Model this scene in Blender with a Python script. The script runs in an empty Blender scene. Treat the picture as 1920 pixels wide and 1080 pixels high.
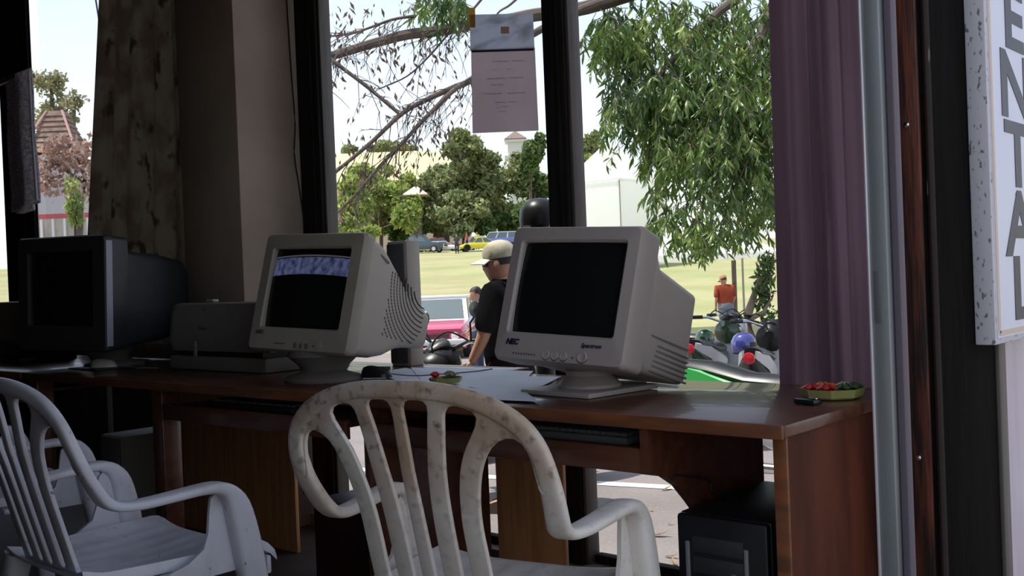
import bpy, bmesh, math, random
import numpy as np
from mathutils import Vector, Matrix, Euler

C = bpy.context.scene.collection
PI = math.pi
rad = math.radians
rng = random.Random(7)
nrg = np.random.default_rng(11)

# ------------------------------------------------------------------ camera
H = 1.05
F = 1936.0
_vl = np.array([-1241 - 960, 609 - 540, F]); _vr = np.array([2660 - 960, 453 - 540, F])
_vl = _vl / np.linalg.norm(_vl)
_X = -_vl
_Y = _vr - _vr.dot(_X) * _X; _Y /= np.linalg.norm(_Y)
_Z = np.cross(_X, _Y)
RM = np.stack([_X, _Y, _Z])            # world = RM @ (right, down, forward)
CAM = np.array([0.0, 0.0, H])
RIGHT = Vector(RM[:, 0]); FWD = Vector(RM[:, 2])


def ray(px, py):
    return RM @ np.array([(px - 960) / F, (py - 540) / F, 1.0])


def at(px, py, d):
    return Vector(CAM + ray(px, py) * d)


def onz(px, py, z):
    r = ray(px, py); return Vector(CAM + r * ((z - H) / r[2]))


def ony(px, py, y):
    r = ray(px, py); return Vector(CAM + r * (y / r[1]))


def onx(px, py, x):
    r = ray(px, py); return Vector(CAM + r * (x / r[0]))


cam_d = bpy.data.cameras.new('camera'); cam = bpy.data.objects.new('camera', cam_d); C.objects.link(cam)
cam_d.sensor_width = 36; cam_d.lens = F / 1920 * 36; cam_d.clip_start = .05; cam_d.clip_end = 900
m3 = Matrix(((RM[0][0], -RM[0][1], -RM[0][2]), (RM[1][0], -RM[1][1], -RM[1][2]), (RM[2][0], -RM[2][1], -RM[2][2])))
cam.matrix_world = Matrix.Translation(Vector(CAM)) @ m3.to_4x4()
sc = bpy.context.scene
sc.camera = cam

# ------------------------------------------------------------------ sky, sun, exposure
world = bpy.data.worlds.new('sky'); sc.world = world; world.use_nodes = True
nt = world.node_tree; nt.nodes.clear()
sky = nt.nodes.new('ShaderNodeTexSky'); sky.sky_type = 'NISHITA'; sky.sun_disc = False
SUN_DIR = Vector((-.30, -.22, .93)).normalized()
sky.sun_elevation = math.asin(SUN_DIR.z); sky.sun_rotation = math.atan2(SUN_DIR.x, SUN_DIR.y)
sky.air_density = 1.0; sky.dust_density = 1.0; sky.ozone_density = 1.2
bg = nt.nodes.new('ShaderNodeBackground'); bg.inputs['Strength'].default_value = .27
wo = nt.nodes.new('ShaderNodeOutputWorld')
hs = nt.nodes.new('ShaderNodeHueSaturation'); hs.inputs['Saturation'].default_value = .55
nt.links.new(sky.outputs[0], hs.inputs['Color']); nt.links.new(hs.outputs[0], bg.inputs[0]); nt.links.new(bg.outputs[0], wo.inputs[0])
sun_d = bpy.data.lights.new('sun', 'SUN'); sun_d.energy = 5.6; sun_d.angle = rad(.6); sun_d.color = (1, .95, .86)
sun = bpy.data.objects.new('sun', sun_d); C.objects.link(sun)
sun.rotation_euler = SUN_DIR.to_track_quat('Z', 'Y').to_euler(); sun.location = (0, 0, 30)
sc.view_settings.view_transform = 'Standard'; sc.view_settings.look = 'None'
sc.view_settings.gamma = 1; sc.view_settings.use_curve_mapping = False
sc.view_settings.exposure = 0.0

# ------------------------------------------------------------------ materials
MATS = {}


def pm(name, col, rough=.5, metal=0.0, col2=None, scale=8.0, detail=4.0, lo=.4, hi=.65, stretch=(1, 1, 1), bump=0.0, bscale=None,
       spec=.5, emit=None, coat=0.0, transl=0.0, col3=None, scale3=30.0, lo3=.55, hi3=.7, distort=0.0):
    """procedural material: a base colour, up to two noise layers of other colours, optional noise relief"""
    if name in MATS: return MATS[name]
    m = bpy.data.materials.new(name); m.use_nodes = True
    t = m.node_tree; n = t.nodes; L = t.links
    b = n['Principled BSDF']
    b.inputs['Roughness'].default_value = rough; b.inputs['Metallic'].default_value = metal
    b.inputs['Specular IOR Level'].default_value = spec
    b.inputs['Coat Weight'].default_value = coat
    b.inputs['Base Color'].default_value = (*col, 1)
    src = None
    tc = n.new('ShaderNodeTexCoord'); mp = n.new('ShaderNodeMapping'); mp.inputs['Scale'].default_value = stretch
    L.new(tc.outputs['Object'], mp.inputs['Vector'])
    if col2 is not None:
        nz = n.new('ShaderNodeTexNoise'); nz.inputs['Scale'].default_value = scale; nz.inputs['Detail'].default_value = detail
        nz.inputs['Distortion'].default_value = distort
        L.new(mp.outputs[0], nz.inputs['Vector'])
        mr = n.new('ShaderNodeMapRange'); mr.inputs['From Min'].default_value = lo; mr.inputs['From Max'].default_value = hi
        L.new(nz.outputs['Fac'], mr.inputs['Value'])
        mx = n.new('ShaderNodeMix'); mx.data_type = 'RGBA'
        mx.inputs['A'].default_value = (*col, 1); mx.inputs['B'].default_value = (*col2, 1)
        L.new(mr.outputs[0], mx.inputs['Factor']); src = mx.outputs['Result']
        if col3 is not None:
            nz3 = n.new('ShaderNodeTexNoise'); nz3.inputs['Scale'].default_value = scale3; nz3.inputs['Detail'].default_value = 5
            L.new(mp.outputs[0], nz3.inputs['Vector'])
            mr3 = n.new('ShaderNodeMapRange'); mr3.inputs['From Min'].default_value = lo3; mr3.inputs['From Max'].default_value = hi3
            L.new(nz3.outputs['Fac'], mr3.inputs['Value'])
            mx3 = n.new('ShaderNodeMix'); mx3.data_type = 'RGBA'
            L.new(src, mx3.inputs['A']); mx3.inputs['B'].default_value = (*col3, 1)
            L.new(mr3.outputs[0], mx3.inputs['Factor']); src = mx3.outputs['Result']
        L.new(src, b.inputs['Base Color'])
    if bump:
        nb = n.new('ShaderNodeTexNoise'); nb.inputs['Scale'].default_value = bscale or scale * 4; nb.inputs['Detail'].default_value = 3
        L.new(mp.outputs[0], nb.inputs['Vector'])
        bp = n.new('ShaderNodeBump'); bp.inputs['Strength'].default_value = bump; bp.inputs['Distance'].default_value = .01
        L.new(nb.outputs['Fac'], bp.inputs['Height']); L.new(bp.outputs[0], b.inputs['Normal'])
    if emit:
        b.inputs['Emission Color'].default_value = (*emit[:3], 1); b.inputs['Emission Strength'].default_value = emit[3]
    if transl:
        tr = n.new('ShaderNodeBsdfTranslucent'); ms = n.new('ShaderNodeMixShader'); ms.inputs[0].default_value = transl
        tr.inputs['Color'].default_value = (*col, 1)
        if src is not None: L.new(src, tr.inputs['Color'])
        out = n['Material Output']
        L.new(b.outputs[0], ms.inputs[1]); L.new(tr.outputs[0], ms.inputs[2]); L.new(ms.outputs[0], out.inputs['Surface'])
    MATS[name] = m
    return m


def glass_mat():
    m = bpy.data.materials.new('window_glass'); m.use_nodes = True
    t = m.node_tree; n = t.nodes; n.clear(); L = t.links
    lw = n.new('ShaderNodeLayerWeight'); lw.inputs['Blend'].default_value = .5
    pw = n.new('ShaderNodeMath'); pw.operation = 'POWER'; pw.inputs[1].default_value = 4.0
    ma = n.new('ShaderNodeMath'); ma.operation = 'MULTIPLY_ADD'; ma.inputs[1].default_value = .8; ma.inputs[2].default_value = .02
    L.new(lw.outputs['Facing'], pw.inputs[0]); L.new(pw.outputs[0], ma.inputs[0])
    tr = n.new('ShaderNodeBsdfTransparent'); tr.inputs[0].default_value = (.95, .97, .965, 1)
    gl = n.new('ShaderNodeBsdfGlossy'); gl.inputs['Roughness'].default_value = .01
    mx = n.new('ShaderNodeMixShader'); o = n.new('ShaderNodeOutputMaterial')
    L.new(ma.outputs[0], mx.inputs[0]); L.new(tr.outputs[0], mx.inputs[1]); L.new(gl.outputs[0], mx.inputs[2]); L.new(mx.outputs[0], o.inputs[0])
    return m


GLASS = glass_mat()


# ------------------------------------------------------------------ mesh builder
def frame(t, up):
    t = t.normalized(); s = t.cross(up)
    if s.length < 1e-6: s = t.cross(Vector((1, 0, 0)))
    s.normalize(); return s, s.cross(t).normalized()


class MB:
    def __init__(self): self.v = []; self.f = []

    def add(self, vs, fs, T=None):
        o = len(self.v)
        if T is not None: vs = [T @ Vector(v) for v in vs]
        self.v += [tuple(v) for v in vs]; self.f += [tuple(i + o for i in f) for f in fs]
        return self

    def box(self, c, s, T=None, r=0.0, rot=None):
        bm = bmesh.new(); bmesh.ops.create_cube(bm, size=1)
        bmesh.ops.scale(bm, vec=Vector(s), verts=bm.verts)
        if r: bmesh.ops.bevel(bm, geom=list(bm.edges), offset=r, segments=2, profile=.5, affect='EDGES')
        M = Matrix.Translation(Vector(c))
        if rot is not None: M = M @ Euler(rot).to_matrix().to_4x4()
        if T is not None: M = T @ M
        bm.verts.index_update()
        self.add([v.co.copy() for v in bm.verts], [[v.index for v in f.verts] for f in bm.faces], M); bm.free(); return self

    def tube(self, path, r, n=8, T=None, up=Vector((0, 0, 1)), flat=1.0, caps=True):
        P = [Vector(p) for p in path]; vs = []; fs = []
        for i, p in enumerate(P):
            t = (P[min(i + 1, len(P) - 1)] - P[max(i - 1, 0)])
            s, u = frame(t, up)
            rr = r[i] if isinstance(r, (list, tuple)) else r
            for k in range(n):
                a = 2 * PI * k / n; vs.append(p + s * math.cos(a) * rr + u * math.sin(a) * rr * flat)
        for i in range(len(P) - 1):
            for k in range(n): fs.append((i * n + k, i * n + (k + 1) % n, (i + 1) * n + (k + 1) % n, (i + 1) * n + k))
        if caps: fs.append(tuple(range(n))[::-1]); fs.append(tuple((len(P) - 1) * n + k for k in range(n)))
        return self.add(vs, fs, T)

    def band(self, path, adir, a, b, n=14, T=None, p=3.2, caps=True):
        """sweep of a super-ellipse section; adir[i] is the wide direction at point i"""
        P = [Vector(q) for q in path]; vs = []; fs = []
        for i, q in enumerate(P):
            t = (P[min(i + 1, len(P) - 1)] - P[max(i - 1, 0)]).normalized()
            d = Vector(adir[i]); d = (d - t * d.dot(t)).normalized(); u = d.cross(t)
            for k in range(n):
                th = 2 * PI * k / n; c, s = math.cos(th), math.sin(th)
                x = math.copysign(abs(c) ** (2 / p), c) * a[i]; y = math.copysign(abs(s) ** (2 / p), s) * b[i]
                vs.append(q + d * x + u * y)
        for i in range(len(P) - 1):
            for k in range(n): fs.append((i * n + k, i * n + (k + 1) % n, (i + 1) * n + (k + 1) % n, (i + 1) * n + k))
        if caps: fs.append(tuple(range(n))[::-1]); fs.append(tuple((len(P) - 1) * n + k for k in range(n)))
        return self.add(vs, fs, T)

    def lathe(self, prof, n=24, T=None, sx=1, sy=1):
        vs = []; fs = []
        for r, z in prof:
            for k in range(n):
                a = 2 * PI * k / n; vs.append((math.cos(a) * r * sx, math.sin(a) * r * sy, z))
        for i in range(len(prof) - 1):
            for k in range(n): fs.append((i * n + k, i * n + (k + 1) % n, (i + 1) * n + (k + 1) % n, (i + 1) * n + k))
        if prof[0][0] > 1e-5: fs.append(tuple(range(n))[::-1])
        if prof[-1][0] > 1e-5: fs.append(tuple((len(prof) - 1) * n + k for k in range(n)))
        return self.add(vs, fs, T)

    def loft(self, rings, T=None, cap0=True, cap1=True):
        n = len(rings[0]); vs = [p for r in rings for p in r]; fs = []
        for i in range(len(rings) - 1):
            for k in range(n): fs.append((i * n + k, i * n + (k + 1) % n, (i + 1) * n + (k + 1) % n, (i + 1) * n + k))
        if cap0: fs.append(tuple(range(n))[::-1])
        if cap1: fs.append(tuple((len(rings) - 1) * n + k for k in range(n)))
        return self.add(vs, fs, T)

    def grid(self, fn, nu, nv, T=None, thick=None):
        P = [[Vector(fn(i / nu, j / nv)) for i in range(nu + 1)] for j in range(nv + 1)]
        vs = [p for row in P for p in row]; w = nu + 1
        fs = [(j * w + i, j * w + i + 1, (j + 1) * w + i + 1, (j + 1) * w + i) for j in range(nv) for i in range(nu)]
        if thick is not None:
            o = len(vs); vs += [p + Vector(thick) for p in vs[:o]]
            fs += [tuple(o + q for q in f[::-1]) for f in fs]
            edge = [i for i in range(w)] + [j * w + nu for j in range(1, nv + 1)] + [nv * w + i for i in range(nu - 1, -1, -1)] + [j * w for j in range(nv - 1, 0, -1)]
            for a, b in zip(edge, edge[1:] + edge[:1]): fs.append((b, a, o + a, o + b))
        return self.add(vs, fs, T)

    def prism(self, poly, d, T=None):
        """2D polygon in local xz, extruded along y from 0 to d"""
        n = len(poly); vs = [(x, 0, z) for x, z in poly] + [(x, d, z) for x, z in poly]
        fs = [tuple(range(n)), tuple(range(2 * n - 1, n - 1, -1))]
        fs += [(k, n + k, n + (k + 1) % n, (k + 1) % n) for k in range(n)]
        return self.add(vs, fs, T)

    def mesh(self, name, mat=None, smooth=True, ang=38, fix=True):
        me = bpy.data.meshes.new(name); me.from_pydata(self.v, [], self.f); me.update()
        if fix:
            bm = bmesh.new(); bm.from_mesh(me); bmesh.ops.recalc_face_normals(bm, faces=bm.faces); bm.to_mesh(me); bm.free()
        if smooth:
            me.polygons.foreach_set('use_smooth', [True] * len(me.polygons)); me.set_sharp_from_angle(angle=rad(ang))
        if mat: me.materials.append(mat)
        return me

    def obj(self, name, mat, parent=None, smooth=True, ang=38, fix=True, label=None, kind=None):
        o = bpy.data.objects.new(name, self.mesh(name, mat, smooth, ang, fix)); C.objects.link(o)
        if parent is not None: o.parent = parent
        if label: o['label'] = label
        if kind: o['kind'] = kind
        return o


def thing(name, label, cat, loc=(0, 0, 0), rot=(0, 0, 0), group=None):
    o = bpy.data.objects.new(name, None); C.objects.link(o); o.empty_display_size = .1
    o.location = loc; o.rotation_euler = rot; o['label'] = label; o['category'] = cat
    if group: o['group'] = group
    return o


def tag(o, label, cat, group=None):
    o['label'] = label; o['category'] = cat
    if group: o['group'] = group
    return o


def struct(o):
    o['kind'] = 'structure'; return o


def copy_tree(o, parent=None):
    c = o.copy(); C.objects.link(c)
    if parent is not None: c.parent = parent
    for ch in list(o.children): copy_tree(ch, c)
    return c


def part_copy(o, loc=None, rot=None, parent=None):
    c = o.copy(); C.objects.link(c)
    if parent is not None: c.parent = parent
    if loc is not None: c.location = loc
    if rot is not None: c.rotation_euler = rot
    return c


def text(name, s, size, M, mat, parent, depth=.0006, shear=0.0, bold=0.0, align='LEFT', sx=1.0):
    cu = bpy.data.curves.new(name, 'FONT'); cu.body = s; cu.size = size; cu.extrude = depth; cu.shear = shear; cu.offset = bold; cu.align_x = align
    o = bpy.data.objects.new(name + '_tmp', cu); C.objects.link(o)
    dg = bpy.context.evaluated_depsgraph_get(); me = bpy.data.meshes.new_from_object(o.evaluated_get(dg))
    bpy.data.objects.remove(o); bpy.data.curves.remove(cu)
    me.transform(M @ Matrix.Diagonal((sx, 1, 1, 1))); me.materials.clear(); me.materials.append(mat); me.name = name
    o = bpy.data.objects.new(name, me); C.objects.link(o)
    if parent is not None: o.parent = parent
    return o


def rrect(x0, x1, z0, z1, r, y, k=4):
    """rounded rectangle ring in xz at depth y"""
    out = []
    r = min(r, (x1 - x0) / 2 - 1e-4, (z1 - z0) / 2 - 1e-4)
    for cx, cz, a0 in ((x1 - r, z1 - r, 0), (x0 + r, z1 - r, 90), (x0 + r, z0 + r, 180), (x1 - r, z0 + r, 270)):
        for i in range(k + 1):
            a = rad(a0 + 90 * i / k); out.append((cx + r * math.cos(a), y, cz + r * math.sin(a)))
    return out

# ------------------------------------------------------------------ palette
desk_wood = pm('desk_wood', (.13, .042, .020), .32, col2=(.065, .022, .012), scale=5, stretch=(.6, 6, 6), lo=.35, hi=.7, bump=.03, coat=.25)
panel_dark = pm('desk_panel_dark', (.12, .032, .016), .6, col2=(.065, .018, .010), scale=3, stretch=(4, 4, .7), spec=.12)
edge_wood = pm('edge_wood', (.22, .07, .022), .45, col2=(.12, .04, .015), scale=6, stretch=(1, 5, 5))
panel_wood = pm('panel_wood', (.70, .32, .13), .5, col2=(.55, .235, .095), scale=5, stretch=(8, 8, .6), bump=.02)
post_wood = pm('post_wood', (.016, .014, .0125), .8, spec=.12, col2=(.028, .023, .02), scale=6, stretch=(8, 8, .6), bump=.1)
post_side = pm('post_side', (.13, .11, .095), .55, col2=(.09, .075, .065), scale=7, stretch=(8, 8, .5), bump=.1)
red_wood = pm('red_wood', (.16, .040, .022), .42, col2=(.022, .012, .010), scale=5, stretch=(9, 9, .7), lo=.42, hi=.62, bump=.15)
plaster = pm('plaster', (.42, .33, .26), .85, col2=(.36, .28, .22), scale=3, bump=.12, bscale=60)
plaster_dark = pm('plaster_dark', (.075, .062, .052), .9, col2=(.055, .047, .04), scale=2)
concrete = pm('concrete', (.20, .18, .165), .85, col2=(.14, .125, .115), scale=4, bump=.1)
floor_tile = pm('floor_tile', (.085, .065, .055), .45, col2=(.06, .045, .038), scale=5)
walk_tile = pm('walk_tile', (.26, .24, .22), .6, col2=(.20, .18, .165), scale=4)
asphalt = pm('asphalt', (.235, .205, .20), .9, col2=(.19, .168, .165), scale=1.2, detail=8, bump=.3, bscale=60, col3=(.30, .265, .255), scale3=40, lo3=.55, hi3=.75)
white_paint = pm('white_paint', (.8, .79, .76), .7, col2=(.62, .6, .57), scale=6)
grass = pm('grass', (.34, .325, .16), .95, col2=(.24, .275, .095), scale=.22, detail=8, lo=.42, hi=.66, col3=(.33, .245, .15), scale3=.5, lo3=.52, hi3=.70, bump=.5, bscale=6)
lilac_wall = pm('lilac_wall', (.52, .45, .53), .3, col2=(.44, .37, .46), scale=2.5, stretch=(1, 5, .6))
alu = pm('aluminium', (.30, .315, .315), .5, metal=.6, col2=(.22, .235, .235), scale=3, stretch=(4, 4, .5))
alu_edge = pm('aluminium_edge', (.75, .73, .76), .35, metal=.5)
lilac_strip = pm('lilac_strip', (.11, .088, .11), .7)
plastic_w = pm('chair_plastic', (.72, .665, .61), .42, col2=(.44, .32, .23), scale=6, detail=8, lo=.34, hi=.62, col3=(.17, .115, .08), scale3=52, lo3=.54, hi3=.80)
_t = plastic_w.node_tree                     # hand grime gathers on the upper back
_tc = next(n for n in _t.nodes if n.type == 'TEX_COORD'); _sx = _t.nodes.new('ShaderNodeSeparateXYZ'); _t.links.new(_tc.outputs['Object'], _sx.inputs[0])
_g = _t.nodes.new('ShaderNodeMapRange'); _g.inputs['From Min'].default_value = .58; _g.inputs['From Max'].default_value = .80; _g.inputs['To Min'].default_value = .30; _g.inputs['To Max'].default_value = 1.35
_t.links.new(_sx.outputs['Z'], _g.inputs['Value'])
for _m in [n for n in _t.nodes if n.type == 'MIX']:
    _l = _m.inputs['Factor'].links[0]; _src = _l.from_socket; _mu = _t.nodes.new('ShaderNodeMath'); _mu.operation = 'MULTIPLY'; _mu.use_clamp = True
    _t.links.new(_src, _mu.inputs[0]); _t.links.new(_g.outputs[0], _mu.inputs[1]); _t.links.new(_mu.outputs[0], _m.inputs['Factor'])
plastic_w2 = pm('chair_plastic_bluish', (.66, .64, .70), .42, col2=(.48, .43, .44), scale=9, detail=6, lo=.5, hi=.75, col3=(.12, .09, .08), scale3=55, lo3=.67, hi3=.76)
beige = pm('beige_plastic', (.46, .40, .345), .5, col2=(.42, .365, .31), scale=4, bump=.03, bscale=400)
beige2 = pm('beige_plastic_yellowed', (.40, .355, .285), .5, col2=(.36, .315, .25), scale=4, bump=.03, bscale=400)
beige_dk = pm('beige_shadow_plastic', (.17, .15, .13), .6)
charcoal = pm('charcoal_plastic', (.035, .036, .04), .45, col2=(.028, .03, .034), scale=5)
greyplastic = pm('grey_plastic', (.12, .12, .12), .5)
crt = pm('crt_glass', (.010, .011, .011), .22, spec=.35)
black = pm('black_plastic', (.012, .012, .014), .35)
rubber = pm('rubber', (.02, .02, .02), .8)
cable_m = pm('cable_black', (.018, .018, .02), .5)
paper_m = pm('paper', (.88, .90, .95), .7, col2=(.83, .85, .91), scale=6)
chrome = pm('chrome', (.75, .75, .76), .15, metal=1)


def gz(x, y):
    d = -.66 * x + .751 * y
    if d < 10: return -.45
    if d < 26: return -.45 - .015 * (d - 10)
    if d < 90: return -.69 + (d - 26) * .0672
    return 3.61 + (d - 90) * .012


# ------------------------------------------------------------------ ground
def ground_grid(d0, d1, w, nd, nw):
    def fn(u, v):
        d = d0 + (d1 - d0) * v; s = (u - .5) * 2 * w * (1 + max(d, 0) / 60)
        x = -.66 * d + .751 * s; y = .751 * d + .66 * s
        return (x, y, gz(x, y))
    return fn


g = MB().grid(ground_grid(-14, 25.5, 40, 60, 30), 40, 60)
struct(g.obj('road', asphalt))
g = MB().grid(ground_grid(25.3, 420, 60, 60, 40), 50, 120)
fld = struct(g.obj('grass_field', grass))
ln = MB()
P = [onz(x, y, -.45) for x, y in ((1090, 905), (1190, 910), (1300, 917))]
dirv = (P[2] - P[0]).normalized(); nrm = Vector((-dirv.y, dirv.x, 0))
P0 = P[0] - dirv * 9; P1 = P[2] + dirv * 6
ln.add([P0 - nrm * .06, P1 - nrm * .06, P1 + nrm * .07, P0 + nrm * .07], [(0, 1, 2, 3)], Matrix.Translation((0, 0, .004)))
struct(ln.obj('road_line', white_paint, fix=False))

# ------------------------------------------------------------------ the room
struct(MB().box((-4.9, -.55, -.26), (8.2, 6.9, .52)).obj('floor', floor_tile))
struct(MB().box((1.1, -.65, -.26), (3.8, 6.8, .52)).obj('walkway', walk_tile))
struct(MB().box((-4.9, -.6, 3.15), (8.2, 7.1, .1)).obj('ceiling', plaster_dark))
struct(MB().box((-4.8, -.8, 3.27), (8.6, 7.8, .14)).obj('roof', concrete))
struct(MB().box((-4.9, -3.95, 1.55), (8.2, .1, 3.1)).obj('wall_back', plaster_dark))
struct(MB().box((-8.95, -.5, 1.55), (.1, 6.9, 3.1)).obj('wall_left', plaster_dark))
# window wall
SILL = .05
struct(MB().box((-4.9, 2.88, SILL / 2), (8.2, .18, SILL)).obj('wall_front', concrete))
for nm, xa, xb in (('wall_front_low', -8.95, -5.66), ('wall_front_middle', -5.60, -4.13)):
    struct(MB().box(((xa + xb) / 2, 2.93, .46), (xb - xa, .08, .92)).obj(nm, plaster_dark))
struct(MB().box((-4.9, 2.88, 3.24), (8.2, .16, .32)).obj('trim_1', post_wood))


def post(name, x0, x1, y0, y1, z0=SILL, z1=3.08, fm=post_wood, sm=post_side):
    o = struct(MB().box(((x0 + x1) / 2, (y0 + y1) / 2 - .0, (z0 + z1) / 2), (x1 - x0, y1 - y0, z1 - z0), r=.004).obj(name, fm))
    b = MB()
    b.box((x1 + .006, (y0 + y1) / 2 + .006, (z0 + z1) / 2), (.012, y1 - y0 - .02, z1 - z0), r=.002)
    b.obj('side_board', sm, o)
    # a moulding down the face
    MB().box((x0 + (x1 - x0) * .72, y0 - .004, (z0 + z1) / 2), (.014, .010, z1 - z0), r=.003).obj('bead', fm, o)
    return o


post('trim_2', -2.277, -2.186, 2.80, 2.885)
post('trim_3', -3.655, -3.515, 2.79, 2.87)
post('trim_4', -6.70, -6.285, 2.80, 2.825)
post('trim_5', -8.9, -8.0, 2.80, 2.90)
col = struct(MB().box((-3.91, 2.725, 1.55), (.445, .45, 3.1), r=.006).obj('column', plaster))


def window(n, x0, x1, bar=True):
    w = struct(thing('window_%d' % n, '', '', (0, 0, 0)))
    del w['label']; del w['category']
    z1 = 3.08
    MB().grid(lambda u, v: (x0 + (x1 - x0) * u, 2.868, SILL + (z1 - SILL) * v), 1, 1).obj('pane', GLASS, w, smooth=False)
    f = MB()
    for zc in (SILL + .015, z1 - .015): f.box(((x0 + x1) / 2, 2.868, zc), (x1 - x0, .04, .03), r=.003)
    f.obj('rail', post_wood, w)


window(1, -2.172, -.89); window(2, -3.50, -2.28); window(3, -6.27, -4.135); window(4, -8.0, -6.642)
# shop-front side (faces the walkway)
struct(MB().box((-.86, -1.83, 1.55), (.12, 4.24, 3.1)).obj('wall_right', plaster))
struct(MB().box((-.86, 1.31, 2.75), (.12, 1.96, .7)).obj('trim_6', post_wood))
jamb = struct(MB().box((-.795, .247, 1.1), (.03, .13, 2.2), r=.004).obj('trim_7', pm('varnished_wood', (.38, .16, .06), .4, col2=(.25, .10, .04), scale=6, stretch=(6, 6, .7))))
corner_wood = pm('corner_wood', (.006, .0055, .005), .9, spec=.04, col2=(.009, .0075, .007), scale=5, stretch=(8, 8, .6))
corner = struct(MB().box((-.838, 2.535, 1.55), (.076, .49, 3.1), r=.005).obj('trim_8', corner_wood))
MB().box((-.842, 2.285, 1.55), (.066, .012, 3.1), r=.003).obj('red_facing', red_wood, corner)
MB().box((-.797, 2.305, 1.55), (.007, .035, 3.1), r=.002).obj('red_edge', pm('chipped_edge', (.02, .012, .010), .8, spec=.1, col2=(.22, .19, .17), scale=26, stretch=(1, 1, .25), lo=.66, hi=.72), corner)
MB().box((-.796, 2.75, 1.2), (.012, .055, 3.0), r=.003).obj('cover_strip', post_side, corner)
for z in (.62, 1.35, 1.64):
    MB().lathe([(.006, 0), (.006, .003), (.002, .005)], 10, Matrix.Translation((-.835, 2.278, z)) @ Matrix.Rotation(PI / 2, 4, 'X')).obj('screw', chrome, corner)
struct(MB().box((-.84, 3.6, 1.0), (.05, 1.62, 2.9)).obj('trim_9', lilac_wall))
# aluminium stile of the sliding door
st = struct(thing('door_1', '', '', (0, 0, 0))); del st['label']; del st['category']
b = MB().box((-.778, 1.975, 1.1), (.034, .05, 2.2), r=.002); b.obj('stile', alu, st)
b = MB().box((-.7965, 1.952, 1.1), (.005, .012, 2.2), r=.0015); b.obj('stile_edge', alu_edge, st)
b = MB().box((-.752, 1.985, 1.1), (.014, .03, 2.2), r=.002); b.obj('seal_strip', lilac_strip, st)
MB().box((-.781, 1.949, .985), (.012, .004, .10), r=.001).obj('latch', greyplastic, st)

# ------------------------------------------------------------------ desks
def desk(name, label, x0, x1, tray, partition=None, legs=(), backs=(), end_r=True, end_l=None):
    t = thing(name, label, 'desk', ((x0 + x1) / 2, 2.19, 0), group='desks along the window wall')
    T = Matrix.Translation((-(x0 + x1) / 2, -2.19, 0))
    MB().box(((x0 + x1) / 2, 2.19, .727), (x1 - x0, .66, .026), T, r=.003).obj('desktop', desk_wood, t)
    MB().box(((x0 + x1) / 2, 1.858, .726), (x1 - x0 - .004, .012, .03), T, r=.004).obj('front_lip', edge_wood, t)
    if end_r:
        MB().box((x1 - .022, 2.195, .357), (.03, .62, .714), T, r=.002).obj('end_panel', panel_dark, t)
        MB().box((x1 - .022, 1.882, .357), (.03, .008, .714), T, r=.002).obj('edge_band', edge_wood, t)
    if end_l:
        MB().box((end_l, 2.12, .357), (.025, .48, .714), T, r=.002).obj('end_panel', desk_wood, t)
    a, c = tray
    MB().box(((a + c) / 2, 1.885, .636), (c - a, .018, .056), T, r=.002).obj('drawer_front', desk_wood, t)
    MB().box(((a + c) / 2, 2.05, .648), (c - a, .32, .012), T).obj('keyboard_shelf', desk_wood, t)
    MB().box(((a + c) / 2, 2.30, .68), (c - a, .012, .07), T).obj('back_rail', desk_wood, t)
    if partition is not None:
        poly = [(1.872, .713), (2.39, .713), (2.39, 0), (2.17, 0), (2.16, .3), (2.125, .42), (2.085, .475), (2.04, .52), (1.99, .565), (1.94, .593), (1.875, .608)]
        M = T @ Matrix.Translation((partition, 0, 0)) @ Matrix(((0, 1, 0, 0), (1, 0, 0, 0), (0, 0, 1, 0), (0, 0, 0, 1)))
        MB().prism(poly, .022, M).obj('partition', desk_wood, t, smooth=False)
    for lx in legs:
        MB().box((lx, 1.915, .357), (.07, .07, .714), T, r=.003).obj('leg', desk_wood, t)
    for (p0, p1, zz0, zz1, yy) in backs:
        MB().box(((p0 + p1) / 2, yy, (zz0 + zz1) / 2), (p1 - p0, .016, zz1 - zz0), T, r=.002).obj('back_panel', panel_wood, t, label='lighter orange-brown back panel')
    return t


desk('computer_desk', 'reddish-brown desk under the right monitor, its end panel beside the door stile', -2.235, -.94, (-2.2, -1.292), partition=-1.292, end_l=-2.215, backs=[(-2.24, -1.965, .0, .64, 2.44)])
desk('computer_desk', 'long brown desk under the middle monitor and the printer', -4.345, -2.24, (-3.28, -2.30), legs=(-3.33, -4.30), backs=[(-4.16, -3.345, 0, .64, 2.47)], end_r=False)
d2_ = bpy.data.objects['computer_desk.001']
MB().box((-2.95 + 3.2925, 2.605 - 2.19, .727), (1.3, .17, .026), r=.003).obj('rear_shelf', desk_wood, d2_)
desk('computer_desk', 'darkest desk at the left edge, under the black monitor', -6.4, -4.35, (-5.4, -4.42), legs=(-5.45, -6.35), backs=[], end_r=False)

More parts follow.
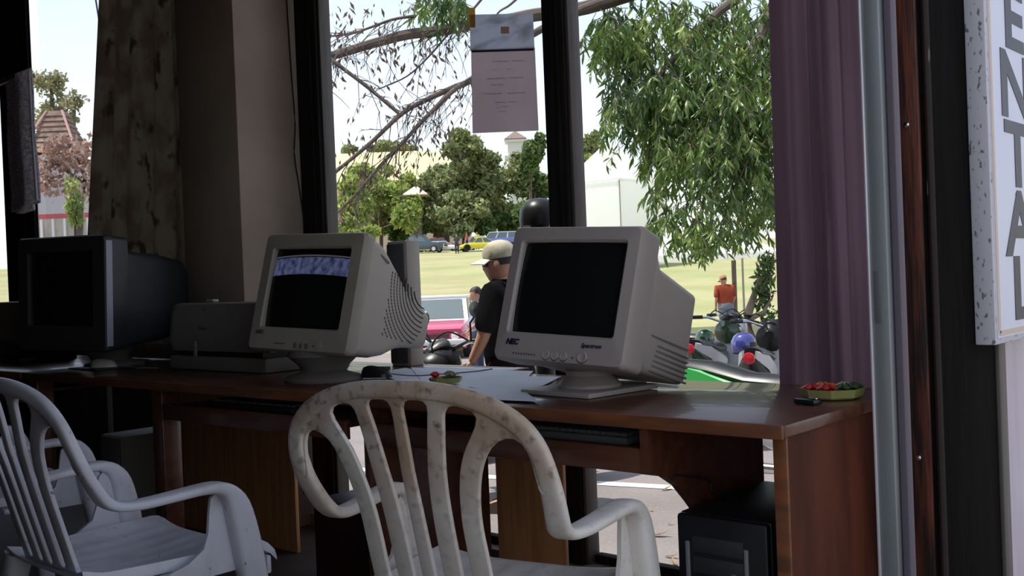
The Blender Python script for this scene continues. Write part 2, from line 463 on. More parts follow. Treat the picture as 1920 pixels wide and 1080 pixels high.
# ------------------------------------------------------------------ plastic chairs
BAND = [((.285, .20, 0), (1, 0, 0), .022, .024), ((.281, .17, .22), (1, 0, 0), .025, .030), ((.277, .14, .42), (1, 0, 0), .028, .034),
        ((.274, .118, .53), (1, 0, 0), .029, .032), ((.272, .100, .573), (1, 0, 0), .029, .025), ((.2715, .072, .596), (1, 0, 0), .029, .016), ((.271, .03, .602), (1, 0, 0), .028, .012),
        ((.266, -.04, .598), (1, 0, 0), .026, .011), ((.259, -.11, .594), (1, 0, 0), .024, .011), ((.253, -.16, .597), (1, 0, 0), .023, .011),
        ((.253, -.19, .612), (1, .05, .05), .022, .012), ((.259, -.212, .64), (1, .05, .1), .021, .012), ((.265, -.238, .685), (1, 0, 0), .020, .012),
        ((.263, -.259, .735), (1, 0, .1), .018, .012), ((.253, -.271, .772), (1, 0, .45), .017, .0115), ((.230, -.280, .803), (.8, 0, .7), .017, .0115),
        ((.190, -.288, .830), (.5, 0, .9), .017, .0115), ((.140, -.297, .850), (.25, 0, 1), .016, .0115), ((.07, -.305, .862), (.1, 0, 1), .016, .0115),
        ((0, -.308, .864), (0, 0, 1), .016, .0115)]


def catmull(pts, k=3):
    out = []
    for i in range(len(pts) - 1):
        p0, p1, p2, p3 = (np.array(pts[max(0, min(j, len(pts) - 1))]) for j in (i - 1, i, i + 1, i + 2))
        for s in range(k):
            t = s / k
            out.append(.5 * ((2 * p1) + (p2 - p0) * t + (2 * p0 - 5 * p1 + 4 * p2 - p3) * t * t + (3 * p1 - p0 - 3 * p2 + p3) * t ** 3))
    out.append(np.array(pts[-1])); return out


def back_y(x, z):
    return float(np.interp(z, [.40, .435, .53, .64, .715, .80, .857, .9], [-.19, -.197, -.224, -.255, -.276, -.294, -.308, -.318])) + .022 * min(1, abs(x) / .25) ** 2


def back_meshes(mat):
    """pierced back of the chair: outline and four slots as one filled curve, bent to the back and split into web and slats"""
    loop = [(.130, .435), (.129, .48), (.129, .524), (.129, .57), (.128, .611), (.131, .653), (.138, .69), (.147, .72), (.156, .741), (.168, .761), (.183, .776), (.203, .783), (.218, .782), (.230, .774), (.238, .758), (.243, .733), (.2455, .705), (.248, .68)]
    rim = [(.262, .68), (.263, .72), (.257, .76), (.243, .788), (.222, .809), (.190, .830), (.140, .850), (.07, .862)]
    out = loop + rim + [(0, .864)] + [(-x, z) for x, z in (loop + rim)[::-1]]
    g3 = [(.014, .447), (.0135, .53), (.013, .62), (.012, .74), (.011, .80), (.010, .832), (.014, .843), (.024, .846), (.046, .846), (.060, .845), (.066, .838), (.060, .81), (.052, .766), (.044, .715), (.038, .662), (.035, .605), (.034, .515), (.034, .447)]
    g4 = [(.069, .447), (.070, .52), (.071, .615), (.073, .672), (.078, .724), (.083, .764), (.089, .80), (.093, .826), (.100, .835), (.112, .838), (.134, .834), (.153, .827), (.158, .818), (.151, .801), (.135, .776), (.120, .751), (.108, .718), (.099, .677), (.093, .628), (.092, .575), (.093, .521), (.091, .447)]
    polys = [out, g3, g4, [(-x, z) for x, z in g3], [(-x, z) for x, z in g4]]
    cu = bpy.data.curves.new('back', 'CURVE'); cu.dimensions = '2D'; cu.fill_mode = 'BOTH'; cu.extrude = .0026; cu.bevel_depth = .0028; cu.bevel_resolution = 2; cu.offset = -.0022
    for p in polys:
        q = []
        for i in range(len(p)):
            a, b_ = np.array(p[i]), np.array(p[(i + 1) % len(p)]); k = max(1, int(np.hypot(*(b_ - a)) / .011))
            for j in range(k): q.append(a + (b_ - a) * j / k)
        q = np.array(q)
        q2 = (np.roll(q, 1, 0) + 2 * q + np.roll(q, -1, 0)) / 4
        sp_ = cu.splines.new('POLY'); sp_.points.add(len(q2) - 1); sp_.use_cyclic_u = True
        for pt, c_ in zip(sp_.points, q2): pt.co = (c_[0], c_[1], 0, 1)
    o = bpy.data.objects.new('back', cu); C.objects.link(o)
    dg = bpy.context.evaluated_depsgraph_get(); me = bpy.data.meshes.new_from_object(o.evaluated_get(dg)); bpy.data.objects.remove(o); bpy.data.curves.remove(cu)
    bm = bmesh.new(); bm.from_mesh(me); bpy.data.meshes.remove(me)
    bmesh.ops.remove_doubles(bm, verts=bm.verts, dist=1e-5)
    for zc in (.50, .57, .64, .72, .78): bmesh.ops.bisect_plane(bm, geom=bm.verts[:] + bm.edges[:] + bm.faces[:], plane_co=(0, zc, 0), plane_no=(0, 1, 0), dist=1e-6)
    V = [(v.co.x, back_y(v.co.x, v.co.y) - v.co.z, v.co.y) for v in bm.verts]; bm.verts.index_update()
    groups = {}
    for f in bm.faces:
        c_ = f.calc_center_median()
        k = 'web' if c_.y > .72 else int(np.argmin([abs(c_.x - x) for x in (-.112, -.054, 0, .054, .112)]))
        groups.setdefault(k, []).append([v.index for v in f.verts])
    bm.free(); res = []
    for k, fs in groups.items():
        used = sorted({i for f in fs for i in f}); mp = {i: j for j, i in enumerate(used)}
        b_ = MB(); b_.v = [V[i] for i in used]; b_.f = [tuple(mp[i] for i in f) for f in fs]
        res.append(('back_web' if k == 'web' else 'back_slat', b_.mesh('back_slat', mat, ang=50, fix=False)))
    return res


def chair(label, loc, yaw, mat):
    t = thing('plastic_armchair', label, 'chair', loc, (0, 0, yaw), 'white plastic armchairs at the desks')
    flat = [[*p, *a, w, b] for p, a, w, b in BAND]
    full = flat + [[-r[0], r[1], r[2], r[3], -r[4], -r[5], r[6], r[7]] for r in flat[-2::-1]]
    # keep the wide direction turning continuously over the top: right side +x, top +z, left side -x
    for i, r in enumerate(full):
        if i > len(flat) - 1: r[3:6] = [-abs(r[3]), r[4], abs(r[5])]
        if i == len(flat) - 1: r[3:6] = [0, 0, 1]
    cs = catmull(full, 3)
    # split in back-and-arms band and the two front legs
    MB().band([c[:3] for c in cs], [c[3:6] for c in cs], [c[6] for c in cs], [c[7] for c in cs], n=18).obj('back_and_arm_frame', mat, t, ang=60)
    for nm, me in back_meshes(mat):
        o = bpy.data.objects.new(nm, me); C.objects.link(o); o.parent = t

    def seat(u, v):
        y = -.215 + .455 * v
        hw = .195 + .05 * math.sin(min(1, v * 1.15) * PI / 2)
        x = (u - .5) * 2
        z = .432 - .018 * math.sin(PI * min(1, v * 1.05)) * (1 - x * x) + .02 * x * x * x * x
        if v > .88: z -= ((v - .88) / .12) ** 2 * .035
        if v < .1: z += (.1 - v) * .12
        if abs(x) > .97: z -= .02
        if .16 < v < .85: z += -.0022 * (1 if int((x + 1) * 7.5) % 2 else 0)
        return (x * hw, y, z)
    MB().grid(seat, 60, 24, thick=(0, 0, -.007)).obj('seat', mat, t, ang=50)
    for s in (1, -1):
        # rear legs
        MB().band([(s * .185, -.19, .44), (s * .205, -.215, .30), (s * .225, -.25, .12), (s * .24, -.275, 0)], [(1, 0, 0)] * 4, [.03, .027, .025, .024], [.03, .026, .022, .02], n=14).obj('rear_leg', mat, t, ang=60)
        # web between arm front, leg and seat
        pts = [(.17, .40), (.155, .50), (.12, .575), (.07, .59), (.052, .575), (.047, .54), (.043, .50), (.03, .465), (-.01, .44), (-.07, .425), (-.07, .40)]
        M = Matrix.Translation((s * .262 - .004, 0, 0)) @ Matrix(((0, 1, 0, 0), (1, 0, 0, 0), (0, 0, 1, 0), (0, 0, 0, 1)))
        MB().prism(pts, .009, M).obj('arm_web', mat, t)
        MB().box((s * .248, .03, .415), (.035, .30, .018), r=.006).obj('seat_rim', mat, t)
    MB().box((0, .215, .385), (.50, .014, .045), r=.006).obj('front_apron', mat, t)
    return t


chair('grimy white plastic armchair in the middle foreground, in front of the right desk', (-1.418, 1.513, 0), rad(12.9), plastic_w)
chair('bluish white plastic armchair at the left, seen from the side', (-2.342, 1.243, 0), rad(-.2), plastic_w2)
chair('white plastic armchair half hidden behind the left armchair', (-3.42, 1.42, 0), rad(-4), plastic_w2)

# ------------------------------------------------------------------ monitors
def monitor(name, label, pos, ang, W, hw, top, bot, rings, shell, mats, base, ymid=.2, W2=None):
    """pos: screen centre in the room; ang: yaw, tilt, roll; local x right, y backwards, z up"""
    bez, hous, scr = mats
    bx, by, byaw, kind = base
    t = thing(name, label, 'monitor', (bx, by, .74), group='computer monitors on the desks')
    R = Matrix.Rotation(rad(ang[0]), 4, 'Z') @ Matrix.Rotation(rad(ang[1]), 4, 'X') @ Matrix.Rotation(rad(ang[2]), 4, 'Y')
    M = Matrix.Translation((-bx, -by, -.74)) @ Matrix.Translation(Vector(pos)) @ R
    h = W * .757
    r4 = [rrect(-hw * .985, hw * .985, -bot * .99, top * .985, .016, shell), rrect(-hw, hw, -bot, top, .018, .014), rrect(-hw + .006, hw - .006, -bot + .006, top - .006, .016, .0),
          rrect(-W / 2 - .006, W / 2 + .006, -h / 2 - .006, h / 2 + .006, .012, -.004), rrect(-W / 2, W / 2, -h / 2, h / 2, .008, .002), rrect(-W / 2 - .001, W / 2 + .001, -h / 2 - .001, h / 2 + .001, .008, .022)]
    MB().loft(r4, M, cap0=False, cap1=False).obj('bezel', bez, t, ang=30)

    def sf(u, v):
        x = (u - .5) * W; z = (v - .5) * h
        return (x * 1.004, .016 - .012 * (1 - (2 * u - 1) ** 2) * 1 - .006 * (1 - (2 * v - 1) ** 2), z * 1.004)
    MB().grid(sf, 16, 12, M).obj('screen', scr, t, fix=False)
    rr = [rrect(-a, a, z0, z1, r, y, 4) for (y, a, z0, z1, r) in rings]
    MB().loft(rr, M).obj('housing', hous, t, ang=24)
    # neck and foot
    foot = M @ Vector((0, ymid, -bot * .92))
    if kind == 'plate':
        B = Matrix.Rotation(rad(byaw), 4, 'Z')
        MB().box((0, 0, .0075), (.245, .275, .013), B, r=.003).obj('base_plate', mats[1], t)
        MB().lathe([(.085, .013), (.085, .022), (.06, .045), (.065, foot.z - .0), (.03, foot.z + .03)], 24, B).obj('swivel_neck', mats[1], t)
    else:
        MB().lathe([(.128, 0), (.13, .006), (.122, .016), (.085, .026), (.07, .034)], 36, None, 1.05, .95).obj('base_plate', beige_dk, t)  # foot and neck in darker beige: shade below the head put into the colour
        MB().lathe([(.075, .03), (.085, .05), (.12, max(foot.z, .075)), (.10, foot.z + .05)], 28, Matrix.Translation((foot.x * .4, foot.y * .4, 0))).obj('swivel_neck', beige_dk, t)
    return t, M


TX = Matrix.Rotation(PI / 2, 4, 'X')
ink_blue = pm('logo_blue', (.012, .010, .05), .5)
ink_grey = pm('print_grey', (.10, .095, .09), .6)
right_b = pm('beige_pinkish_plastic', (.44, .375, .34), .5, col2=(.40, .34, .31), scale=4, bump=.03, bscale=400)
m, M = monitor('crt_monitor', 'pinkish beige tube monitor with dark blank screen, on the right desk', (-1.631, 2.064, 1.019), (4.0, -15.6, 3.2), .32, .202, .166, .197,
               [(.08, .196, -.19, .155, .02), (.105, .192, -.186, .13, .03), (.13, .190, -.185, .092, .02), (.34, .184, -.178, .072, .02), (.365, .168, -.165, .055, .02)], .09, (right_b, right_b, crt), (-1.665, 2.19, -5.5, 'plate'), .17)


def Tl(x, z, y=-.0046): return M @ Matrix.Translation((x, y, z)) @ TX


text('brand_mark', 'NEC', .020, Tl(-.160, -.155), ink_blue, m, shear=.25, bold=.0009)
text('model_mark', 'Spectrum', .0155, Tl(.075, -.150), ink_blue, m, shear=.35, bold=.0002)
dots = MB()
for k in range(9): dots.box((-.132 + k * .0085, -.001, -.178), (.0034, .003, .0045), M)
dots.obj('indicator_dots', ink_grey, m, smooth=False)
for k in range(3):
    MB().lathe([(.0105, 0), (.0105, .003), (.009, .0042), (.008, .0032), (0, .0032)], 20, M @ Matrix.Translation((-.028 + k * .027, 0, -.176)) @ TX, 1, 1.1).obj('button', beige_dk if 0 else right_b, m)
    MB().lathe([(.012, 0), (.0128, .0007), (.0105, .0007)], 20, M @ Matrix.Translation((-.028 + k * .027, 0, -.176)) @ TX, 1, 1.1).obj('button_groove', ink_grey, m)
MB().lathe([(.003, 0), (.003, .002), (0, .003)], 10, M @ Matrix.Translation((.054, 0, -.178)) @ TX).obj('status_light', ink_grey, m)
MB().lathe([(.0145, 0), (.0145, .003), (.0125, .0045), (.011, .0035), (0, .0035)], 24, M @ Matrix.Translation((.082, 0, -.174)) @ TX).obj('power_button', right_b, m)
MB().lathe([(.016, 0), (.0168, .0008), (.0145, .0008)], 24, M @ Matrix.Translation((.082, 0, -.174)) @ TX).obj('button_groove', ink_grey, m)
lv = MB()
for k in range(6):
    z = -.172 + k * .0135
    lv.box((.187, .245 + k * .002, z), (.006, .20 - k * .006, .005), M, r=.001)
lv.obj('vent_louvres', pm('vent_shadow', (.20, .17, .15), .7), m)
lv = MB().box((.1895, .23, -.085), (.003, .20, .004), M)
lv.obj('seam', beige_dk, m)

m2, M = monitor('crt_monitor', 'yellowed beige tube monitor with a lit strip on its screen, on the middle desk', (-2.719, 2.077, 1.044), (7.1, -14.4, 2.4), .35, .228, .187, .211,
                [(.03, .222, -.205, .178, .02), (.10, .218, -.200, .170, .025), (.14, .214, -.197, .150, .03), (.20, .208, -.180, .110, .03), (.27, .200, -.145, .062, .03), (.35, .196, -.126, .028, .03), (.415, .188, -.120, .008, .03), (.435, .168, -.105, -.01, .03)], .045, (beige2, beige, crt), (-2.705, 2.125, 0, 'disc'), .14)
text('brand_mark', 'NEC', .017, Tl(-.190, -.157), ink_grey, m2, shear=.25, bold=.0008)
band_m = bpy.data.materials.new('lit_scan_band'); band_m.use_nodes = True
bt = band_m.node_tree; bn = bt.nodes; bl = bt.links; bp_ = bn['Principled BSDF']; bp_.inputs['Base Color'].default_value = (.01, .01, .012, 1); bp_.inputs['Roughness'].default_value = .12
tcn = bn.new('ShaderNodeTexCoord'); mpn = bn.new('ShaderNodeMapping'); mpn.inputs['Scale'].default_value = (55, 1, 40); bl.new(tcn.outputs['Object'], mpn.inputs[0])
nzn = bn.new('ShaderNodeTexNoise'); nzn.inputs['Scale'].default_value = 1.0; bl.new(mpn.outputs[0], nzn.inputs['Vector'])
crn = bn.new('ShaderNodeValToRGB'); crn.color_ramp.elements[0].position = .35; crn.color_ramp.elements[0].color = (.014, .018, .05, 1); crn.color_ramp.elements[1].position = .65; crn.color_ramp.elements[1].color = (.065, .075, .15, 1)
bl.new(nzn.outputs['Fac'], crn.inputs[0]); bl.new(crn.outputs[0], bp_.inputs['Emission Color']); bp_.inputs['Emission Strength'].default_value = 1.0


def strip(z0, z1, dy):
    W, h = .35, .265

    def f(u, v):
        zz = z0 + (z1 - z0) * v; vv = zz / h + .5
        return ((u - .5) * W * .985, .0155 - .012 * (1 - (2 * u - 1) ** 2) - .006 * (1 - (2 * vv - 1) ** 2) - dy - .0005, zz + .006 * (1 - (2 * u - 1) ** 2))
    return f


MB().grid(strip(.040, .098, .0004), 16, 3, M).obj('lit_band', band_m, m2, fix=False, label='blue-white lit strip of the picture')
MB().grid(strip(.101, .106, .0004), 16, 1, M).obj('lit_line', pm('scan_line', (.01, .01, .01), .2, emit=(.05, .05, .06, 1)), m2, fix=False)
MB().box((-.075, -.001, -.186), (.05, .002, .003), M).obj('label_line', ink_grey, m2)
for k in range(3): MB().lathe([(.008, 0), (.008, .003), (0, .004)], 16, M @ Matrix.Translation((.0 + k * .026, 0, -.19)) @ TX, 1, 1.2).obj('button', beige_dk, m2)
MB().lathe([(.004, 0), (.004, .002), (0, .003)], 10, M @ Matrix.Translation((.08, 0, -.188)) @ TX).obj('status_light', ink_grey, m2)
MB().lathe([(.014, 0), (.014, .003), (0, .004)], 20, M @ Matrix.Translation((.105, 0, -.186)) @ TX).obj('power_button', beige2, m2)
lv = MB()
for a in range(15):          # arcs of little slots on the flank
    R0 = .055 + a * .0165
    for k in range(26):
        th = rad(178 + k * 3.6 * (.16 / R0) ** .5)
        y = .372 + R0 * math.cos(th) * 1.0; z = .085 + R0 * math.sin(th) * 1.0
        if y < .165 or y > .375 or z < -.118 - .0 or z > .165 - (y - .13) * .62: continue
        hx = np.interp(y, [.14, .20, .27, .35, .415], [.214, .208, .200, .196, .188])
        tang = Vector((0, -math.sin(th), math.cos(th))).normalized()
        lv.box((hx - .0005, y, z), (.003, .0085, .0034), M, rot=(math.atan2(tang.z, tang.y), 0, 0))
lv.obj('vent_slots', pm('slot_dark', (.045, .04, .036), .8), m2, smooth=False)
MB().box((.2165, .115, .125), (.004, .05, .007), M, rot=(-.32, 0, 0)).obj('finger_groove', beige_dk, m2)

m3_, M = monitor('crt_monitor', 'charcoal tube monitor with a pale side edge, on the leftmost desk', (-4.16, 1.945, 1.078), (11.6, -1.2, 1.0), .394, .275, .215, .254,
                 [(.03, .272, -.250, .21, .02), (.11, .270, -.245, .205, .02), (.118, .268, -.235, .148, .02), (.28, .266, -.225, .142, .04), (.42, .262, -.20, .120, .05), (.45, .245, -.18, .10, .05)], .035, (pm('dark_bezel', (.04, .038, .04), .5), charcoal, crt), (-4.21, 2.19, 8, 'disc'), .2)
MB().box((.2752, .018, -.02), (.004, .03, .42), M, r=.001).obj('pale_edge', pm('pale_grey', (.42, .40, .47), .5), m3_, label='pale strip down the side of the bezel')
MB().box((.02, -.001, -.225), (.07, .002, .008), M).obj('button_bar', charcoal, m3_)

# ------------------------------------------------------------------ things on the desks
yf = 2.20
zt = ony(335, 568, yf).z; xl = ony(318, 640, yf).x; xr = xl + .66
t = thing('printer', 'wide beige printer between the black and the middle monitor', 'printer', ((xl + xr) / 2, yf + .13, .74))
prn = pm('printer_plastic', (.30, .26, .235), .55, col2=(.26, .225, .2), scale=5)
hx = (xr - xl) / 2; zt -= .74
prof = [(.03, zt - .002), (.27, zt - .012), (.275, .075), (.0, .075), (-.012, .11), (-.012, zt * .55), (.0, zt * .85), (.012, zt - .008)]
Mx = Matrix(((0, 1, 0, 0), (1, 0, 0, 0), (0, 0, 1, 0), (0, 0, 0, 1)))
rings = []
for x, s in ((-hx, .9), (-hx + .02, .985), (-hx + .05, 1.0), (hx - .05, 1.0), (hx - .02, .985), (hx, .9)):
    rings.append([(x, (y - .13) * s + .0, .075 + (z - .075) * (s if z > .08 else 1)) for y, z in prof])
MB().loft(rings).obj('body', prn, t, ang=40)
MB().box((0, .0, .028), (2 * hx - .01, .28, .056), r=.012).obj('paper_tray', prn, t)
MB().box((.02, -.02, .066), (2 * hx - .10, .22, .024)).obj('slot', black, t)
MB().box((-.12, -.146, .085), (.02, .008, .06), r=.003).obj('guide', prn, t)
text('brand_mark', 'Canon', .022, Matrix.Translation((-.10, -.1428, zt * .60)) @ TX, ink_grey, t, bold=.0004)
MB().box((-.06, -.133, zt * .90), (.014, .004, .012), r=.002).obj('button', greyplastic, t)
for k in range(5): MB().box((-.16 + .03 * k, -.143, .12 + (.006 if k in (1, 3) else 0)), (.016, .003, .004), r=.001).obj('button', beige_dk, t)
MB().box((-.09, -.08, zt + .004), (.05, .03, .012), r=.005).obj('lid_tab', beige, t)

p0 = ony(2, 640, 2.15)
t = thing('printer', 'small beige box printer at the far left edge behind the armchair', 'printer', (p0.x + .06, 2.27, .74))
zz = ony(20, 566, 2.15).z - .74
MB().box((0, 0, .10 + (zz - .10) / 2), (.42, .26, zz - .10), r=.012).obj('body', prn, t)
MB().box((0, .02, .055), (.40, .22, .09)).obj('slot', black, t)
MB().box((0, -.01, .012), (.42, .28, .024), r=.005).obj('paper_tray', charcoal, t)
MB().box((0, -.131, .10 + (zz - .1) * .45), (.41, .003, .004)).obj('seam', greyplastic, t)

sp = ony(776, 500, 2.58)
t = thing('loudspeaker', 'slim beige loudspeaker with grey grille behind the middle monitor', 'speaker', (sp.x - .105, 2.617, .74))
zz = ony(757, 451, 2.58).z - .74
MB().box((0, .012, zz / 2), (.105, .066, zz), r=.004).obj('cabinet', beige, t)
MB().box((-.006, -.024, zz / 2), (.088, .008, zz - .02), r=.003).obj('grille', pm('grille_grey', (.11, .105, .12), .8, col2=(.05, .05, .055), scale=260), t)


def mouse(label, loc, yaw, mat, cable_pts, cmat):
    t = thing('computer_mouse', label, 'mouse', loc, (0, 0, yaw))
    L, Wd = .058, .032
    rings = []
    for k in range(9):
        u = -1 + 2 * k / 8; s = math.sqrt(max(0, 1 - abs(u) ** 2.6)) * .98 + .02; hh = .036 * (s ** .8) * (1 - .25 * u)
        rings.append([(u * L, Wd * s * math.cos(a), hh * max(0, math.sin(a))) for a in [PI * j / 10 for j in range(11)]])
    MB().loft(rings).obj('shell', mat, t, ang=60)
    b = MB().box((.03, 0, .0285), (.045, .0015, .012)); b.obj('button_gap', greyplastic, t)
    pts = [Vector(p) for p in cable_pts]
    MB().tube([c[:3] for c in catmull([tuple(p) for p in pts], 6)], .0018, 6).obj('cord', cmat, t)
    return t


mp_ = onz(195, 692, .74)
mouse('white computer mouse on the left desk beside the black monitor', (mp_.x, mp_.y, .7485), rad(35), pm('mouse_white', (.62, .56, .50), .4), [(.055, 0, .008), (.10, -.01, .001), (.16, -.05, 0), (.20, -.10, 0), (.30, -.14, 0)], pm('cord_grey', (.35, .33, .32), .5))
t = tag(MB().box((mp_.x - .05, mp_.y + .03, .7440), (.24, .20, .006), r=.002).obj('mouse_pad', charcoal), 'black mouse pad under the white mouse', 'mouse pad')
mp_ = onz(706, 709, .742)
mouse('black computer mouse on the papers by the middle monitor', (mp_.x, mp_.y, .7455), rad(20), black, [(.055, 0, .01), (.12, .03, .001), (.2, .10, 0), (.27, .17, 0), (.30, .26, 0)], cable_m)

# papers
def sheet(label, corners, z, seed=0, mat=paper_m, curl=.0006):
    c = [Vector((*p.xy, z)) for p in corners]; ctr = sum(c, Vector()) / 4

    def f(u, v):
        p = (c[0] * (1 - u) + c[1] * u) * (1 - v) + (c[3] * (1 - u) + c[2] * u) * v
        return p - ctr + Vector((0, 0, curl * (abs(2 * u - 1) ** 3) * (.5 + .5 * math.sin(seed + 5 * v)) + .0004))
    o = MB().grid(f, 12, 8, thick=(0, 0, -.0004)).obj('paper_sheet', mat); o.location = ctr
    return tag(o, label, 'paper', 'papers on the right desk')


Z = .7412
sheet('white paper lying under the black mouse behind the chair back', [onz(695, 700, Z), onz(760, 690, Z), onz(880, 712, Z), onz(800, 728, Z)], Z, 1)
sheet('large white paper lying flat between the two beige monitors', [onz(770, 690, Z), onz(1000, 697, Z), onz(960, 742, Z), onz(800, 727, Z)], Z + .0016, 2)
sheet('folded bluish paper by the foot of the right monitor', [onz(905, 707, Z), onz(1052, 708, Z), onz(985, 742, Z), onz(880, 728, Z)], Z + .0032, 3, curl=.0006)
sheet('white paper at the desk front edge left of the monitor foot', [onz(850, 728, Z), onz(985, 738, Z), onz(1010, 757, Z), onz(900, 752, Z)], Z + .0048, 4)
o = MB().tube([onz(1145, 716, .749), onz(1212, 716, .749)], .004, 8).obj('pen', pm('pen_white', (.8, .8, .82), .4)); tag(o, 'white pen under the right monitor', 'pen', 'pens behind the foot plate')
o = MB().tube([onz(1228, 722, .749), onz(1272, 725, .749)], .004, 8).obj('pen', MATS['pen_white']); tag(o, 'short white pen at the rear corner of the right monitor', 'pen', 'pens behind the foot plate')


def offering(label, loc, yaw, s, cols):
    t = thing('leaf_offering_tray', label, 'offering', loc, (0, 0, yaw))
    lf = pm('palm_leaf', (.36, .33, .12), .6, col2=(.25, .26, .07), scale=20)
    MB().lathe([(0, .002), (.070 * s, .002), (.076 * s, .006), (.082 * s, .022 * s + .004), (.079 * s, .022 * s + .004), (.070 * s, .008), (0, .007)], 8).obj('woven_tray', lf, t, ang=20)
    for i, (cx, cy, r, m_) in enumerate(cols):
        b = MB()
        for k in range(7):
            a = 2 * PI * k / 7 + i
            b.add([(cx, cy, .014), (cx + r * math.cos(a - .35), cy + r * math.sin(a - .35), .028), (cx + 1.25 * r * math.cos(a), cy + 1.25 * r * math.sin(a), .024), (cx + r * math.cos(a + .35), cy + r * math.sin(a + .35), .028),
                   (cx + .2 * r * math.cos(a), cy + .2 * r * math.sin(a), .036)], [(0, 1, 4), (1, 2, 4), (2, 3, 4), (3, 0, 4)])
        b.obj('blossom', m_, t, smooth=False)
    return t


red_f = pm('petal_red', (.55, .03, .03), .5); orange_f = pm('petal_orange', (.75, .20, .02), .5); green_f = pm('petal_green', (.05, .10, .03), .6); white_f = pm('petal_pale', (.45, .5, .33), .5)
c = onz(1560, 746, .74)
t = offering('palm leaf offering tray with red and orange petals at the right end of the desk', (c.x, c.y, .7402), .4, .92,
             [(-.045, -.01, .022, red_f), (-.02, .022, .024, orange_f), (-.01, -.022, .024, red_f), (.028, .025, .022, white_f), (.03, -.012, .026, green_f), (.05, .012, .02, green_f), (.0, .0, .016, orange_f)])
b = MB().box((0, 0, .007), (.06, .03, .012), r=.004); o = b.obj('lighter', pm('dark_green_plastic', (.008, .02, .015), .3)); o.location = onz(1515, 758, .74); o.rotation_euler = (0, 0, -.3)
MB().box((.018, -.0, .0145), (.02, .01, .003), r=.001).obj('metal_cap', chrome, o)
tag(o, 'small dark green lighter in front of the offering tray', 'lighter')
c = onz(836, 720, .745)
offering('small withered offering tray with a red petal on the papers', (c.x, c.y, .747), .2, .62, [(-.03, -.01, .018, red_f), (.02, .0, .02, pm('petal_dry', (.30, .27, .16), .7)), (.0, .02, .018, MATS['petal_dry'])])

# ------------------------------------------------------------------ under the desks
t = thing('computer_tower', 'black computer tower with two silver strips under the right desk', 'computer', (-1.146, 2.155, 0))
MB().box((0, 0, .045), (.20, .36, .09), r=.006).obj('stand', charcoal, t)
MB().box((0, .01, .302), (.224, .39, .424), r=.006).obj('case', pm('tower_black', (.008, .008, .010), .45, col2=(.012, .012, .015), scale=4), t)
MB().box((0, -.192, .30), (.222, .022, .425), r=.008).obj('front_panel', MATS['tower_black'], t)
for x in (-.082, .062): MB().box((x, -.206, .275), (.010, .006, .36), r=.002).obj('silver_strip', pm('silver_paint', (.30, .31, .33), .4, metal=.4), t)
for z in (.45, .405): MB().box((-.008, -.2035, z), (.125, .004, .036), r=.002).obj('drive_bay', charcoal, t)
MB().box((.03, -.206, .395), (.012, .003, .005), r=.001).obj('eject_button', greyplastic, t)
MB().lathe([(.012, 0), (.012, .003), (0, .004)], 16, Matrix.Translation((-.008, -.203, .30)) @ TX).obj('power_button', greyplastic, t)
o = MB().tube([c[:3] for c in catmull([tuple(onx(1254, 893, -1.27) + Vector((0, .02, 0))), (-1.262, 2.10, .56), (-1.258, 2.12, .525), (-1.25, 2.2, .5175)], 6)], .003, 6).obj('cable', cable_m)
tag(o, 'thin black cable dropping from the desk to the black tower', 'cable')

q = onz(238, 992, 0)
t = thing('computer_tower', 'old beige computer tower in the dark under the left desk', 'computer', (q.x, q.y + .15, 0))
tb = pm('tower_beige', (.25, .235, .20), .6)
MB().box((0, 0, .215), (.19, .40, .42), r=.006).obj('case', tb, t)
MB().box((0, -.203, .215), (.186, .012, .41), r=.005).obj('front_panel', tb, t)
for z in (.36, .31, .26): MB().box((0, -.210, z), (.15, .004, .04), r=.002).obj('drive_bay', tb, t)
MB().box((0, -.210, .06), (.12, .004, .03), r=.002).obj('air_inlet', charcoal, t)

# keyboard with single keys
t = thing('keyboard', 'grey black computer keyboard in the pull-out shelf of the right desk', 'keyboard', (-1.60, 2.02, .6545))
MB().box((0, 0, .010), (.46, .17, .018), r=.004).obj('case', greyplastic, t)
kme = MB().box((0, 0, .004), (.0175, .0165, .009), r=.002).mesh('key', greyplastic)
for r_ in range(5):
    for k in range(22):
        o = bpy.data.objects.new('key', kme); C.objects.link(o); o.parent = t; o.location = (-.21 + k * .02, -.062 + r_ * .0195, .0185)
t = thing('keyboard', 'dark keyboard in the pull-out shelf of the middle desk', 'keyboard', (-2.86, 2.02, .6545))
MB().box((0, 0, .010), (.46, .17, .018), r=.004).obj('case', charcoal, t)
kb = part_copy
for r_ in range(5):
    for k in range(22):
        o = bpy.data.objects.new('key', kme); C.objects.link(o); o.parent = t; o.location = (-.21 + k * .02, -.062 + r_ * .0195, .0185)

q = onz(645, 1120, 0)
t = thing('storage_box', 'dark maroon box on the floor behind the front armchair', 'box', (-2.80, 2.40, 0))
mar = pm('maroon', (.06, .012, .016), .5)
MB().box((0, 0, .14), (.36, .26, .28), r=.006).obj('carton', mar, t)
MB().box((0, 0, .285), (.365, .265, .012), r=.004).obj('lid', pm('maroon_lid', (.05, .03, .06), .5), t)

